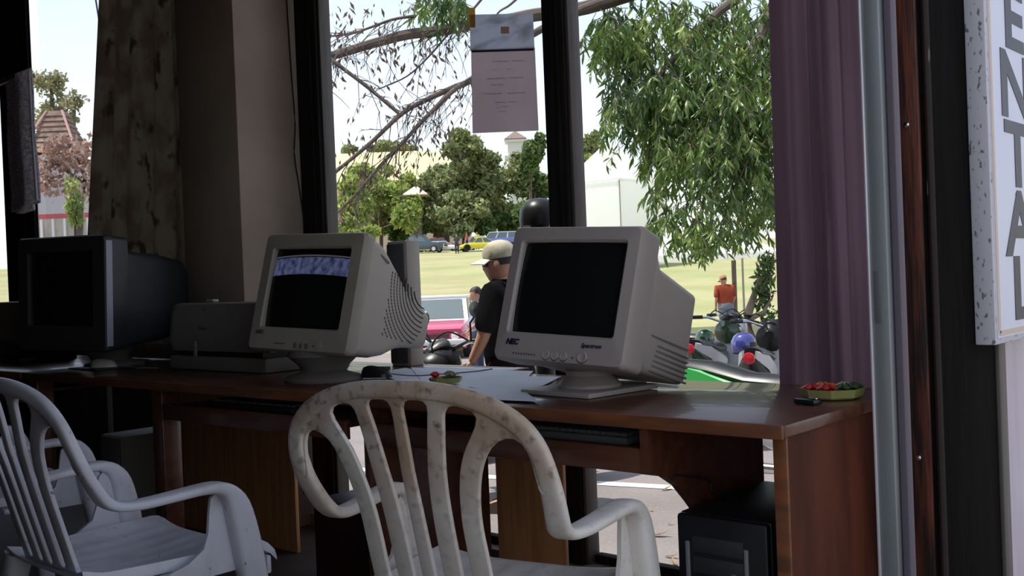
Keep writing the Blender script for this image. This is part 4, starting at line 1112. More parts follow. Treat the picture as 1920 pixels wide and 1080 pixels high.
def car(name, label, px, py, d, yaw, L, Wd, Hh, paint, roofm, style='saloon', group=None):
    b = at(px, py, d)
    t = thing(name, label, 'car', (b.x, b.y, gz(b.x, b.y)), (0, 0, yaw), group)
    hw = Wd / 2; zb = .25
    hood = .62 * Hh
    if style == 'van':
        secs = [(-L / 2, hw * .92, zb + .1, Hh * .66), (-L / 2 + .1, hw, zb, Hh * .66), (L / 2 - .35, hw, zb, Hh * .64), (L / 2 - .05, hw * .95, zb, Hh * .58), (L / 2, hw * .85, zb + .1, Hh * .5)]
        cab = [(-L / 2 + .05, -L / 2 + .15), (L / 2 - .30, L / 2 - .75)]
    elif style == 'old':
        secs = [(-L / 2, hw * .5, zb + .1, hood * .7), (-L / 2 + .25, hw * .85, zb, hood * .95), (-L * .2, hw, zb, hood), (L * .18, hw, zb, hood), (L * .38, hw * .9, zb, hood * .86), (L / 2, hw * .6, zb + .05, hood * .6)]
        cab = [(-L * .33, -L * .16), (L * .17, L * .06)]
    else:
        secs = [(-L / 2, hw * .9, zb + .1, hood * .92), (-L / 2 + .12, hw, zb, hood * .97), (-L * .2, hw, zb, hood), (L * .15, hw, zb, hood), (L / 2 - .12, hw * .98, zb, hood * .86), (L / 2, hw * .92, zb + .08, hood * .8)]
        cab = [(-L * .40, -L * .27), (L * .20, L * .05)]

    def ring(x, w, z0, z1):
        return [(x, yy, zz) for yy, zz in ((-w * .94, z0), (w * .94, z0), (w, z0 + (z1 - z0) * .3), (w, z0 + (z1 - z0) * .7), (w * .9, z1), (-w * .9, z1), (-w, z0 + (z1 - z0) * .7), (-w, z0 + (z1 - z0) * .3))]
    MB().loft([ring(*s) for s in secs]).obj('body', paint, t, ang=40)
    zc = hood * .97 if style != 'van' else Hh * .62
    (xr0, xr1), (xf0, xf1) = cab
    w0, w1 = hw * .9, hw * .78
    bot = [(xr0, -w0, zc), (xf0, -w0, zc), (xf0, w0, zc), (xr0, w0, zc)]; top = [(xr1, -w1, Hh - .05), (xf1, -w1, Hh - .05), (xf1, w1, Hh - .05), (xr1, w1, Hh - .05)]
    MB().loft([bot, top]).obj('cabin', roofm, t, smooth=False)
    MB().box(((xr1 + xf1) / 2, 0, Hh - .03), (xf1 - xr1 + .06, 2 * w1 + .06, .06), r=.02).obj('roof', roofm, t)

    def pane(nm, a, b_, c, d_, out):
        q = [Vector(p) for p in (a, b_, c, d_)]; ct = sum(q, Vector()) / 4
        q = [ct + (p - ct) * .86 + Vector(out) * .012 for p in q]
        MB().add(q, [(0, 1, 2, 3)]).obj(nm, car_glass, t, smooth=False, fix=False)
    pane('windscreen', bot[1], bot[2], top[2], top[1], (1, 0, .3)); pane('rear_window', bot[3], bot[0], top[0], top[3], (-1, 0, .3))
    for s, i0, i1 in ((-1, 0, 1), (1, 3, 2)):
        A, B = Vector(bot[i0]), Vector(bot[i1]); A2, B2 = Vector(top[i0]), Vector(top[i1])
        nwin = 3 if style == 'van' else 2
        for q in range(nwin):
            f0, f1 = q / nwin, (q + 1) / nwin
            pane('side_window', A.lerp(B, f0), A.lerp(B, f1), A2.lerp(B2, f1), A2.lerp(B2, f0), (0, s, .2))
    r = .30
    for x in (-L * .31, L * .31):
        for y in (-hw + .06, hw - .06): wheel(t, x, y, r, .18, trimm)
    for y in (-hw * .68, hw * .68):
        MB().lathe([(.09, 0), (.085, .02), (0, .035)], 14, Matrix.Translation((L / 2 - .015, y, hood * .62)) @ Matrix.Rotation(PI / 2, 4, 'Y')).obj('headlight', lampm, t)
    MB().box((L / 2 + .01, 0, hood * .62), (.03, hw * 1.05, .13), r=.01).obj('grille', pm('grille_dark', (.10, .02, .03), .5), t)
    for x in (-L / 2 - .03, L / 2 + .04): MB().box((x, 0, .40), (.09, Wd * .98, .12), r=.03).obj('bumper', pm('bumper_white', (.7, .7, .7), .4), t)
    return t


def yaw_of(v): return math.atan2(v.y, v.x)


Lft = -RL; Tow = -FL
crimson = pm('crimson_paint', (.50, .045, .12), .25, coat=.6); wpaint = pm('white_paint_car', (.85, .84, .84), .3, coat=.4)
car('car', 'crimson car with a white roof parked facing the window, left of the man in black', 828, 640, 24, yaw_of(Tow * 1 + Lft * .06), 4.0, 1.62, 1.36, crimson, wpaint)
car('vintage_car', 'dark blue vintage car with white wheels on the far field', 790, 470, 88, yaw_of(RL * 1 + Tow * .25), 4.4, 1.6, 1.5, pm('slate_blue_paint', (.05, .075, .10), .3, coat=.5), pm('slate_roof', (.12, .14, .17), .3), 'old', 'cars parked on the far field')
car('car', 'low bright yellow car on the far field', 898, 466, 87, yaw_of(Lft * 1 + Tow * .2), 3.6, 1.6, 1.15, pm('yellow_paint', (.75, .60, .02), .3, coat=.4), pm('yellow_roof', (.80, .70, .25), .3), 'old', 'cars parked on the far field')
car('van', 'blue and white van behind the yellow car', 938, 458, 92, yaw_of(Lft), 3.4, 1.6, 1.55, pm('violet_blue_paint', (.16, .18, .48), .3), pm('pale_blue_paint', (.55, .60, .80), .3), 'van', 'cars parked on the far field')
car('pickup', 'white pickup behind the vintage blue car', 832, 464, 95, yaw_of(RL), 4.6, 1.6, 1.0, wpaint, wpaint, 'saloon', 'cars parked on the far field')
car('car', 'red car farthest back, below the grey green tree', 828, 457, 96.8, yaw_of(RL), 3.8, 1.6, 1.35, pm('red_paint', (.55, .05, .05), .3), pm('red_roof', (.6, .08, .07), .3), 'saloon', 'cars parked on the far field')
car('car', 'cream car behind the yellow car', 906, 458, 97.5, yaw_of(RL), 3.6, 1.6, 1.4, pm('cream_paint', (.75, .70, .45), .4), pm('cream_roof', (.8, .75, .5), .4), 'saloon', 'cars parked on the far field')
car('car', 'red car glimpsed past the outer post at the far left edge', -6, 545, 24, yaw_of(RL), 3.8, 1.6, 1.3, pm('red_paint2', (.55, .02, .05), .3), wpaint)


def motorbike(label, px, d, yaw, paint, paint2, lean=.10, s=1.0, tailm=None, mirrors=True):
    g_ = at(px, 700, d)
    t = thing('motorbike', label, 'motorbike', (g_.x, g_.y, gz(g_.x, g_.y)), (lean, 0, yaw), 'motorbikes parked outside the window')
    t.scale = (s, s, s)
    for x in (.62, -.60): wheel(t, x, 0, .28, .085, pm('spoke_rim', (.4, .4, .42), .3, metal=.8))
    for y in (-.085, .085): MB().tube([(.62, y, .28), (.47, y, .66), (.40, y, .86)], [.022, .024, .02], 8).obj('fork', chrome, t)
    fd = []
    for i in range(11):
        a = rad(20 + i * 14); fd.append([(.62 + .31 * math.cos(a), y, .28 + .31 * math.sin(a) + .015 * math.cos(y * 30)) for y in (-.055, -.03, 0, .03, .055)])
    vs = [p for r in fd for p in r]; MB().add(vs, [(i * 5 + k, i * 5 + k + 1, (i + 1) * 5 + k + 1, (i + 1) * 5 + k) for i in range(10) for k in range(4)]).obj('front_mudguard', paint, t)

    def ell(x, w, z0, z1, n=12): return [(x, w * math.cos(2 * PI * k / n), (z0 + z1) / 2 + (z1 - z0) / 2 * math.sin(2 * PI * k / n)) for k in range(n)]
    MB().loft([ell(.30, .05, .80, .92), ell(.36, .13, .72, .98), ell(.46, .15, .70, .98), ell(.56, .11, .74, .93), ell(.60, .05, .78, .88)]).obj('headlamp_cowl', paint, t)
    MB().lathe([(.075, 0), (.07, .02), (0, .03)], 14, Matrix.Translation((.575, 0, .83)) @ Matrix.Rotation(PI / 2, 4, 'Y')).obj('headlamp', lampm, t)
    MB().loft([[(.36 + .0, -.20, .42), (.42, 0, .40), (.36, .20, .42), (.33, 0, .42)], [(.40, -.19, .62), (.46, 0, .62), (.40, .19, .62), (.38, 0, .62)], [(.38, -.10, .80), (.43, 0, .80), (.38, .10, .80), (.36, 0, .80)]]).obj('leg_shield', paint2, t)
    MB().loft([ell(.36, .05, .46, .66), ell(.20, .08, .34, .60), ell(.0, .10, .30, .60), ell(-.2, .12, .34, .68), ell(-.5, .13, .48, .74), ell(-.82, .08, .66, .80), ell(-.92, .03, .74, .80)]).obj('body_fairing', paint, t)
    MB().loft([ell(.10, .06, .66, .72), ell(.0, .12, .66, .77), ell(-.3, .14, .68, .78), ell(-.55, .13, .72, .84), ell(-.78, .09, .77, .85)]).obj('seat', black, t)
    for y in (-1, 1): MB().loft([[(.02, y * .125, .60), (.02, y * .105, .63), (.02, y * .09, .50), (.02, y * .118, .49)], [(-.3, y * .142, .68), (-.3, y * .115, .71), (-.3, y * .11, .56), (-.3, y * .138, .55)], [(-.6, y * .132, .77), (-.6, y * .10, .80), (-.6, y * .10, .68), (-.6, y * .128, .66)], [(-.90, y * .065, .825), (-.90, y * .045, .835), (-.90, y * .04, .78), (-.90, y * .055, .77)]]).obj('side_stripe', paint2, t)
    MB().lathe([(.05, 0), (.045, .02), (0, .03)], 12, Matrix.Translation((-.915, 0, .77)) @ Matrix.Rotation(-PI / 2, 4, 'Y')).obj('tail_light', tailm or pm('tail_red', (.5, .02, .03), .2), t)
    hb = MB().tube([(.26, -.34, .98), (.33, -.2, .99), (.38, -.06, .95), (.38, .06, .95), (.33, .2, .99), (.26, .34, .98)], .014, 8); hb.obj('handlebar', chrome, t)
    for y in (-1, 1):
        MB().tube([(.255, y * .36, .98), (.30, y * .25, .99)], .02, 8).obj('grip', rubber, t)
        if mirrors: mi = MB().tube([(.33, y * .22, .99), (.36, y * .27, 1.10), (.33, y * .30, 1.15)], .007, 6).obj('mirror_stem', black, t)
        if mirrors: MB().lathe([(0, -.01), (.055, -.008), (.06, 0), (.05, .02), (0, .03)], 14, Matrix.Translation((.33, y * .32, 1.18)) @ Matrix.Rotation(PI / 2, 4, 'Y'), 1, 1.3).obj('mirror', black, mi)
        MB().lathe([(0, -.02), (.028, -.01), (.03, .01), (0, .03)], 10, Matrix.Translation((.52, y * .17, .80))).obj('indicator', pm('amber', (.8, .45, .03), .2), t)
    for y in (-1, 1):
        MB().tube([(.31, y * .22, .985), (.37, y * .30, .975), (.34, y * .37, .965)], .006, 6).obj('brake_lever', chrome, t)
        cb = catmull([(.33, y * .20, .99), (.46, y * .16, 1.06), (.52, y * .06, .98), (.46, y * .04, .80)], 5)
        MB().tube([tuple(c) for c in cb], .006, 6).obj('control_cable', rubber, t)
    MB().loft([ell(.36, .05, .94, 1.0), ell(.40, .085, .94, 1.03), ell(.47, .08, .93, 1.01), ell(.52, .03, .93, .97)]).obj('instrument_cluster', black, t)
    MB().tube([(.60, -.09, .55), (.60, .09, .55)], .02, 6).obj('fork_brace', chrome, t)
    MB().box((.08, 0, .30), (.36, .20, .20), r=.05).obj('engine', pm('engine_grey', (.20, .20, .21), .4, metal=.6), t)
    MB().tube([(.1, -.12, .24), (-.3, -.15, .24), (-.75, -.16, .32)], [.025, .035, .05], 10).obj('exhaust', chrome, t)
    MB().tube([(0, .10, .2), (.05, .22, .0)], .012, 6).obj('side_stand', black, t)
    for y in (-.10, .10): MB().tube([(-.60, y, .28), (-.55, y, .62)], .022, 8).obj('shock_absorber', chrome, t)
    return t


blk = pm('bike_black', (.010, .010, .011), .35, spec=.3); bsil = pm('bike_silver', (.55, .55, .57), .3, metal=.3); bgrn = pm('bike_green', (.06, .42, .10), .25, coat=.5); bwht = pm('bike_white', (.75, .74, .75), .25, coat=.4)
bdk = pm('bike_dark_green', (.03, .06, .03), .25, coat=.5); bblu = pm('bike_blue', (.03, .05, .22), .25, coat=.6)
motorbike('black motorbike behind the man in black, handlebar beside the middle monitor', 945, 7.25, yaw_of(Lft * .80 + Tow * .60), blk, blk, .10, 1.08)
motorbike('white and green motorbike nearest the window at the foot of the mauve curtain', 1492, 6.3, yaw_of(RL * .74 + Tow * .67), bwht, bgrn, -.10, 1.08)
motorbike('dark green motorbike behind the white and green one', 1332, 10.7, yaw_of(RL * .45 + FL * .88), bdk, bsil, .10, mirrors=False)
motorbike('black motorbike farther back, beside the man in orange', 1418, 9.3, yaw_of(RL * .35 + FL * .9), blk, bsil, .1, mirrors=False)
motorbike('silver motorbike parked deepest in the row, left of the man in orange', 1318, 12.5, yaw_of(RL * .7 - FL * .6), bsil, blk, -.08, mirrors=False)


def helmet(label, loc, yaw, mat, s=1.0):
    t = thing('motorcycle_helmet', label, 'helmet', loc, (0, 0, yaw)); t.scale = (s, s, s)
    MB().lathe([(.105, 0), (.125, .03), (.135, .09), (.130, .15), (.105, .205), (.06, .24), (0, .25)], 28, None, 1.1, 1.0).obj('shell', mat, t)
    MB().grid(lambda u, v: (.152 * math.cos((u - .5) * 2.2), .142 * math.sin((u - .5) * 2.2), .06 + .08 * v), 14, 4).obj('visor', pm('visor', (.02, .02, .025), .08), t)
    MB().lathe([(.12, 0), (.122, .012), (.11, .012)], 24, None, 1.1, 1).obj('rim', rubber, t)
    return t


hp = at(1395, 663, 8.95)
helmet('glossy blue helmet lying on the seat of the nearest motorbike', hp, .6, pm('helmet_blue', (.045, .05, .24), .14, coat=1), .74)
hp = at(1322, 650, 10.3)
helmet('dark green helmet hanging on the second motorbike', hp, 2.0, pm('helmet_green', (.012, .05, .012), .15, coat=1), .72)
# black dome on a post beside the middle window post, purpose unknown
dd = 5.2; hp = at(1012, 419, dd); zg = gz(hp.x, hp.y)
t = thing('domed_post', 'black dome on a post rising behind the right monitor beside the middle post', 'lamp', (hp.x, hp.y, zg))
zz = hp.z - zg
MB().lathe([(.05, 0), (.05, zz)], 12).obj('post', blk, t)
MB().lathe([(.02, zz - .02), (.100, zz - .01), (.104, zz + .02), (.098, zz + .07), (.075, zz + .105), (.04, zz + .124), (0, zz + .13)], 28).obj('dome', blk, t)

# ------------------------------------------------------------------ the big tree outside the window
leaf_a = pm('lance_leaf', (.17, .27, .05), .32, col2=(.07, .14, .03), scale=1.6, detail=5, lo=.4, hi=.6, transl=.32, col3=(.36, .44, .11), scale3=3.5, lo3=.54, hi3=.66, spec=.6)
dry_leaf = pm('dry_leaf', (.17, .10, .07), .7, col2=(.10, .065, .05), scale=3, transl=.3, col3=(.28, .20, .15), scale3=6, lo3=.55, hi3=.65)
twig_m = pm('twig_bark', (.10, .075, .065), .85, col2=(.16, .12, .10), scale=6)
tb_ = at(1590, 700, 11.5); tz_ = gz(tb_.x, tb_.y); TB = Vector((tb_.x, tb_.y, tz_))
tree = thing('hanging_leaf_tree', 'large tree with long hanging leaves filling the right window', 'tree', TB)
crown = at(1480, -60, 11.3)
MB().tube([(0, 0, -.3), (.02, 0, .8), tuple((at(1560, 350, 11.4) - TB)), tuple(crown - TB)], [.30, .24, .20, .15], 14).obj('trunk', bark, tree)


def limb(px_pts, d0, d1, r0, r1, name='branch', m=twig_m, n=8):
    P = [tuple(at(x, y, d0 + (d1 - d0) * i / (len(px_pts) - 1)) - TB) for i, (x, y) in enumerate(px_pts)]
    c = catmull(P, 5); k = len(c) - 1
    MB().tube([tuple(q) for q in c], [r0 + (r1 - r0) * i / k for i in range(k + 1)], n).obj(name, m, tree)
    return [Vector(q) for q in c]


L1 = limb([(1500, -50), (1300, -42), (1100, 14), (1003, 28), (940, 40), (881, 46), (828, 57), (763, 65), (698, 82), (620, 105), (540, 122), (470, 128)], 11.3, 10.2, .085, .035)
L2 = limb([(1300, -42), (1120, 6), (1011, 57), (940, 105), (881, 151), (853, 163), (804, 185), (755, 212), (698, 265), (632, 320), (580, 362)], 11.1, 9.8, .045, .014)
L3 = limb([(870, 156), (844, 175), (795, 224), (759, 263), (710, 314), (673, 358), (637, 395), (600, 430)], 10.3, 9.9, .026, .010)
L4 = limb([(600, 96), (624, 114), (690, 164), (747, 212)], 10.3, 10.2, .022, .017)
L5 = limb([(910, -10), (881, 24), (840, 65), (804, 106), (763, 143), (710, 167)], 10.8, 10.5, .014, .006)
L6 = limb([(980, -12), (955, 10), (934, 24), (912, 58)], 10.8, 10.7, .014, .008)
L7 = limb([(780, 30), (735, 37), (665, 61), (600, 70)], 10.6, 10.5, .018, .008)
L8 = limb([(1440, -40), (1350, 20), (1280, 90), (1230, 150)], 11.2, 10.8, .06, .02)
L9 = limb([(1560, 180), (1470, 240), (1390, 300), (1320, 330)], 11.4, 10.4, .07, .02)
L10 = limb([(1480, -60), (1420, 80), (1360, 200), (1330, 330), (1310, 420)], 11.3, 10.2, .07, .012)

# dry twigs and dry leaves along the bare limbs
tw = MB(); dl_v = []; dl_f = []
r = random.Random(5)


def dry_cluster(p, n, s, spread):
    for _ in range(n):
        q = p + Vector((r.gauss(0, spread), r.gauss(0, spread), r.gauss(0, spread) - spread * .6))
        a = Vector((r.gauss(0, .5), r.gauss(0, .5), -1)).normalized(); b_ = a.cross(Vector((r.gauss(0, 1), r.gauss(0, 1), .2))).normalized(); c_ = a.cross(b_)
        L = s * r.uniform(.6, 1.3); o = len(dl_v)
        dl_v.extend([q, q + a * L * .5 + b_ * L * .16 + c_ * L * .06, q + a * L, q + a * L * .5 - b_ * L * .16 + c_ * L * .06])
        dl_f.extend([(o, o + 1, o + 2), (o, o + 2, o + 3)])


for line, n, lo in ((L1, 60, .42), (L2, 46, .35), (L3, 30, .1), (L5, 14, 0), (L7, 22, 0), (L4, 8, .2)):
    for _ in range(n):
        i = int((lo + (1 - lo) * r.random()) * (len(line) - 1)); p = line[i]
        t_ = (line[min(i + 1, len(line) - 1)] - line[max(i - 1, 0)]).normalized()
        dirn = (t_ * r.uniform(.2, 1.0) + RIGHT * r.gauss(0, .35) + FWD * r.gauss(0, .6) + Vector((0, 0, r.uniform(-.8, .25)))).normalized()
        L = r.uniform(.2, .75); pts = [p]
        for s in range(5):
            dirn = (dirn + Vector((r.gauss(0, .16), r.gauss(0, .16), r.gauss(-.06, .14)))).normalized(); pts.append(pts[-1] + dirn * L / 5)
        tw.tube([tuple(q) for q in pts], [.0055, .0045, .004, .0035, .003, .002], 4)
        for s in (2, 3, 4):
            if r.random() < .6:
                d2 = (dirn + Vector((r.gauss(0, .6), r.gauss(0, .6), r.gauss(-.25, .4)))).normalized(); e = pts[s] + d2 * L * .35
                tw.tube([tuple(pts[s]), tuple(pts[s].lerp(e, .5) + Vector((0, 0, .01))), tuple(e)], [.0035, .003, .0018], 4)
                if r.random() < .5: dry_cluster(e, r.randint(1, 4), .075, .035)
        if r.random() < .45: dry_cluster(pts[-1], r.randint(2, 6), .08, .05)
# thicker dried tufts at the upper left
for (px, py) in ((628, 20), (640, 45), (660, 25), (690, 14), (622, 70), (650, 85), (705, 30), (735, 100), (742, 108), (660, 262), (690, 268), (838, 278), (800, 285), (640, 262)):
    dry_cluster(at(px, py, 10.3 + r.uniform(-.2, .2)) - TB, 9, .085, .085)
tw.obj('dry_twigs', twig_m, tree, ang=60, fix=False, kind='stuff')
me = bpy.data.meshes.new('dry_leaves'); me.from_pydata([tuple(v) for v in dl_v], [], dl_f); me.materials.append(dry_leaf)
o = bpy.data.objects.new('dry_leaves', me); C.objects.link(o); o.parent = tree; o['kind'] = 'stuff'

# green hanging leaves: sprays of lance-shaped leaves
lob = [(1255, 50, 11.2, 150, 85), (1335, 150, 10.7, 105, 115), (1215, 175, 11.0, 92, 80), (1345, 285, 10.5, 95, 100), (1262, 270, 10.9, 62, 55), (1325, 390, 10.2, 62, 62), (1420, 330, 10.9, 55, 110), (1300, 215, 11.6, 150, 120), (1400, 190, 10.6, 70, 120), (1150, 40, 11.3, 50, 60),
       (1170, 90, 11.4, 62, 62), (1155, 190, 11.1, 36, 42), (1500, 180, 11.2, 110, 200), (1410, 40, 11.2, 120, 90), (1240, 335, 10.4, 34, 30), (820, -6, 10.8, 62, 24), (1300, 430, 10.1, 40, 30), (1245, 405, 10.1, 22, 22)]
wts = [l[3] * l[4] for l in lob]; wts[15] *= 1.3; wts[12] *= .5
leaves = []; stems = MB()
for _ in range(1750):
    l = r.choices(lob, wts)[0]
    while True:
        x, y, z = r.uniform(-1, 1), r.uniform(-1, 1), r.uniform(-1, 1)
        if x * x + y * y + z * z < 1: break
    c_ = at(l[0] + x * l[3] * .95, l[1] + y * l[4] * .85, l[2] + z * .9) - TB
    dirn = Vector((r.gauss(0, .7), r.gauss(0, .7), r.uniform(-.9, .1))).normalized(); L = r.uniform(.22, .46); pts = [c_]
    for s in range(5):
        dirn = (dirn + Vector((r.gauss(0, .1), r.gauss(0, .1), -.22))).normalized(); pts.append(pts[-1] + dirn * L / 5)
    stems.tube([tuple(q) for q in pts], [.005, .0045, .004, .003, .0025, .0015], 3, caps=False)
    for k in range(r.randint(8, 12)):
        u = r.uniform(.05, 1) * 4.99; i = int(u); p = pts[i].lerp(pts[i + 1], u - i)
        a = (dirn * .5 + Vector((r.gauss(0, .55), r.gauss(0, .55), r.uniform(-1.15, -.15)))).normalized()
        leaves.append((p, a, r.uniform(.085, .155), r.uniform(0, 2 * PI)))
stems.obj('leaf_stems', twig_m, tree, ang=60, fix=False, kind='stuff')
# a lance leaf: 12 triangles, bent along its length
LV = np.array([(0, 0, 0), (.22, .085, -.03), (.22, -.085, -.03), (.22, 0, .02), (.55, .11, -.09), (.55, -.11, -.09), (.55, 0, -.035), (.82, .06, -.19), (.82, -.06, -.19), (.82, 0, -.15), (1.0, 0, -.30)])
LF = [(0, 3, 1), (0, 2, 3), (1, 3, 6), (1, 6, 4), (3, 2, 5), (3, 5, 6), (4, 6, 9), (4, 9, 7), (6, 5, 8), (6, 8, 9), (7, 9, 10), (9, 8, 10)]
lme = bpy.data.meshes.new('leaf'); lme.from_pydata([tuple(v) for v in LV], [], LF); lme.materials.append(leaf_a); lme.polygons.foreach_set('use_smooth', [True] * len(LF))


def leaf_matrix(p, a, s, ph):
    x = a; up = Vector((math.cos(ph), math.sin(ph), .6)); y = up.cross(x).normalized(); z = x.cross(y)
    return Matrix.Translation(p) @ Matrix((x, y, z)).transposed().to_4x4() @ Matrix.Diagonal((s, s, s, 1))


FWDv = Vector(RM[:, 2]); RGT = Vector(RM[:, 0])


def key(l):
    q = TB + l[0] - Vector(CAM); dep = q.dot(FWDv); px = 960 + F * q.dot(RGT) / dep
    py = 540 + F * q.dot(Vector(RM[:, 1])) / dep
    return -(l[2] / dep) if (1095 < px < 1430 and 0 < py < 500) else 9


leaves.sort(key=key)
for l in leaves[:300]:
    o = bpy.data.objects.new('leaf', lme); C.objects.link(o); o.parent = tree; o.matrix_local = leaf_matrix(*l)
av = []; af = []
for l in leaves[300:]:
    M = np.array(leaf_matrix(*l)); v = LV @ M[:3, :3].T + M[:3, 3]; o_ = len(av) * 11; av.append(v); af += [tuple(i + o_ for i in f) for f in LF]
av = np.concatenate(av)
me = bpy.data.meshes.new('foliage'); me.from_pydata(av.tolist(), [], af); me.materials.append(leaf_a); me.polygons.foreach_set('use_smooth', [True] * len(af))
o = bpy.data.objects.new('foliage', me); C.objects.link(o); o.parent = tree; o['kind'] = 'stuff'

# small staked tree by the motorbikes
b = at(1412, 700, 11.3); zg = gz(b.x, b.y); SB = Vector((b.x, b.y, zg))
t = thing('young_tree', 'young tree with a pale trunk at the left hem of the mauve curtain', 'tree', SB)
MB().tube([(0, 0, -.1), tuple(at(1410, 640, 11.3) - SB), tuple(at(1402, 590, 11.3) - SB), tuple(at(1425, 520, 11.3) - SB)], [.07, .062, .05, .02], 10).obj('trunk', bark_pale, t)
MB().tube([tuple(at(1404, 600, 11.3) - SB), tuple(at(1432, 585, 11.2) - SB), tuple(at(1446, 560, 11.2) - SB)], [.03, .022, .012], 8).obj('branch', bark_pale, t)
foliage_obj('foliage', t, far_dark, [(at(1434, 525, 11.3), (.12, .14, .26)), (at(1428, 560, 11.3), (.105,.12,.14)), (at(1446, 620, 11.3), (.12, .14, .29)), (at(1440, 490, 11.3), (.08, .1, .12))], 520, .055, 31, SB, asp=.3, droop=1.0)

# dried creeper and green plant in the left window
b = at(130, 640, 13); zg = gz(b.x, b.y); SB = Vector((b.x, b.y, zg))
t = thing('dried_creeper', 'shrub with dry brown leaves in front of the steep roofed building', 'shrub', SB)
MB().tube([(0, 0, -.1), tuple(at(150, 430, 13) - SB), tuple(at(160, 330, 13) - SB), tuple(at(130, 270, 13) - SB)], [.05, .04, .03, .012], 8).obj('stem', bark, t)
MB().tube([tuple(at(158, 345, 13) - SB), tuple(at(110, 310, 13) - SB), tuple(at(75, 300, 13) - SB)], [.025, .018, .01], 6).obj('stem', bark, t)
creeper = pm('creeper_leaf', (.48, .31, .25), .7, col2=(.28, .17, .13), scale=5, transl=.3, col3=(.60, .47, .38), scale3=9, lo3=.54, hi3=.62)
foliage_obj('foliage', t, creeper, [(at(158, 292, 13), (.30, .3, .26)), (at(112, 300, 13), (.30, .3, .18)), (at(168, 350, 13), (.2, .25, .25)), (at(92, 345, 13), (.2, .25, .22)), (at(110, 270, 13), (.18, .2, .12))], 950, .048, 32, SB, asp=.5, droop=.6)
b = at(140, 640, 11.5); zg = gz(b.x, b.y); SB = Vector((b.x, b.y, zg))
t = thing('climbing_plant', 'bright green climbing plant hanging below the dry creeper', 'plant', SB)
MB().tube([(0, 0, -.1), tuple(at(141, 420, 11.5) - SB), tuple(at(138, 345, 11.5) - SB)], [.02, .015, .008], 6).obj('stem', bark, t)
foliage_obj('foliage', t, far_bright, [(at(136, 350, 11.5), (.09, .1, .10)), (at(139, 385, 11.5), (.10, .1, .16)), (at(142, 412, 11.5), (.06, .08, .10))], 260, .05, 33, SB, asp=.35, droop=1.2)
o = MB().tube([(0, 0, 0), (-.06, 0, at(158, 352, 13.6).z - gz(*at(164, 560, 13.6).xy))], .018, 8).obj('stake', pm('stake_grey', (.45, .45, .45), .6)); b = at(166, 560, 13.6); o.location = (b.x, b.y, gz(b.x, b.y))
tag(o, 'thin grey stake beside the green climbing plant', 'stake')

# fallen leaves on the road
fl = pm('fallen_leaf', (.14, .09, .06), .8, col2=(.34, .24, .12), scale=2)
for i, (x, y, a, s) in enumerate(((1213, 1006, .5, .13), (1240, 921, 1.3, .10), (1206, 1038, 2.0, .07), (1245, 1045, .2, .08), (1195, 1062, 1.0, .06), (1268, 1062, 2.4, .08), (1226, 960, 2.9, .05), (1250, 985, .9, .05))):
    o = bpy.data.objects.new('fallen_leaf', MB().add([tuple(v) for v in LV * np.array((1, 1.3, -1.0))], LF).mesh('fallen_leaf', fl, fix=False)) if i == 0 else bpy.data.objects.new('fallen_leaf', fl0)
    if i == 0: fl0 = o.data
    C.objects.link(o); p = onz(x, y, -.45); o.location = (p.x, p.y, -.443); o.rotation_euler = (0, 0, a); o.scale = (s, s, s)
    tag(o, ['long curled brown leaf lying on the road left of the black tower', 'brown leaf lying by the white road line', 'small brown leaf near the armchair leg on the road', 'dry leaf on the road nearest the black tower', 'tiny leaf at the lowest left of the visible road', 'dry leaf low beside the tower on the road', 'small leaf in the middle of the road patch', 'small leaf close right of the middle of the road patch'][i], 'leaf', 'fallen leaves on the road')

# ------------------------------------------------------------------ people
skin_m = pm('skin', (.48, .24, .15), .5, col2=(.42, .20, .125), scale=8)
hair_m = pm('hair_black', (.012, .010, .009), .6)


def skin_mesh(verts, edges, radii, sub=2):
    me = bpy.data.meshes.new('sk'); me.from_pydata([tuple(v) for v in verts], edges, [])
    o = bpy.data.objects.new('sk', me); C.objects.link(o)
    md = o.modifiers.new('s', 'SKIN'); md.use_smooth_shade = True
    for i, rr in enumerate(radii): me.skin_vertices[0].data[i].radius = (rr, rr) if not isinstance(rr, tuple) else rr
    me.skin_vertices[0].data[0].use_root = True
    if sub: ss = o.modifiers.new('u', 'SUBSURF'); ss.levels = sub; ss.render_levels = sub
    dg = bpy.context.evaluated_depsgraph_get(); e = bpy.data.meshes.new_from_object(o.evaluated_get(dg))
    vs = [v.co.copy() for v in e.vertices]; fs = [tuple(p.vertices) for p in e.polygons]
    bpy.data.objects.remove(o); bpy.data.meshes.remove(me); bpy.data.meshes.remove(e)
    return vs, fs


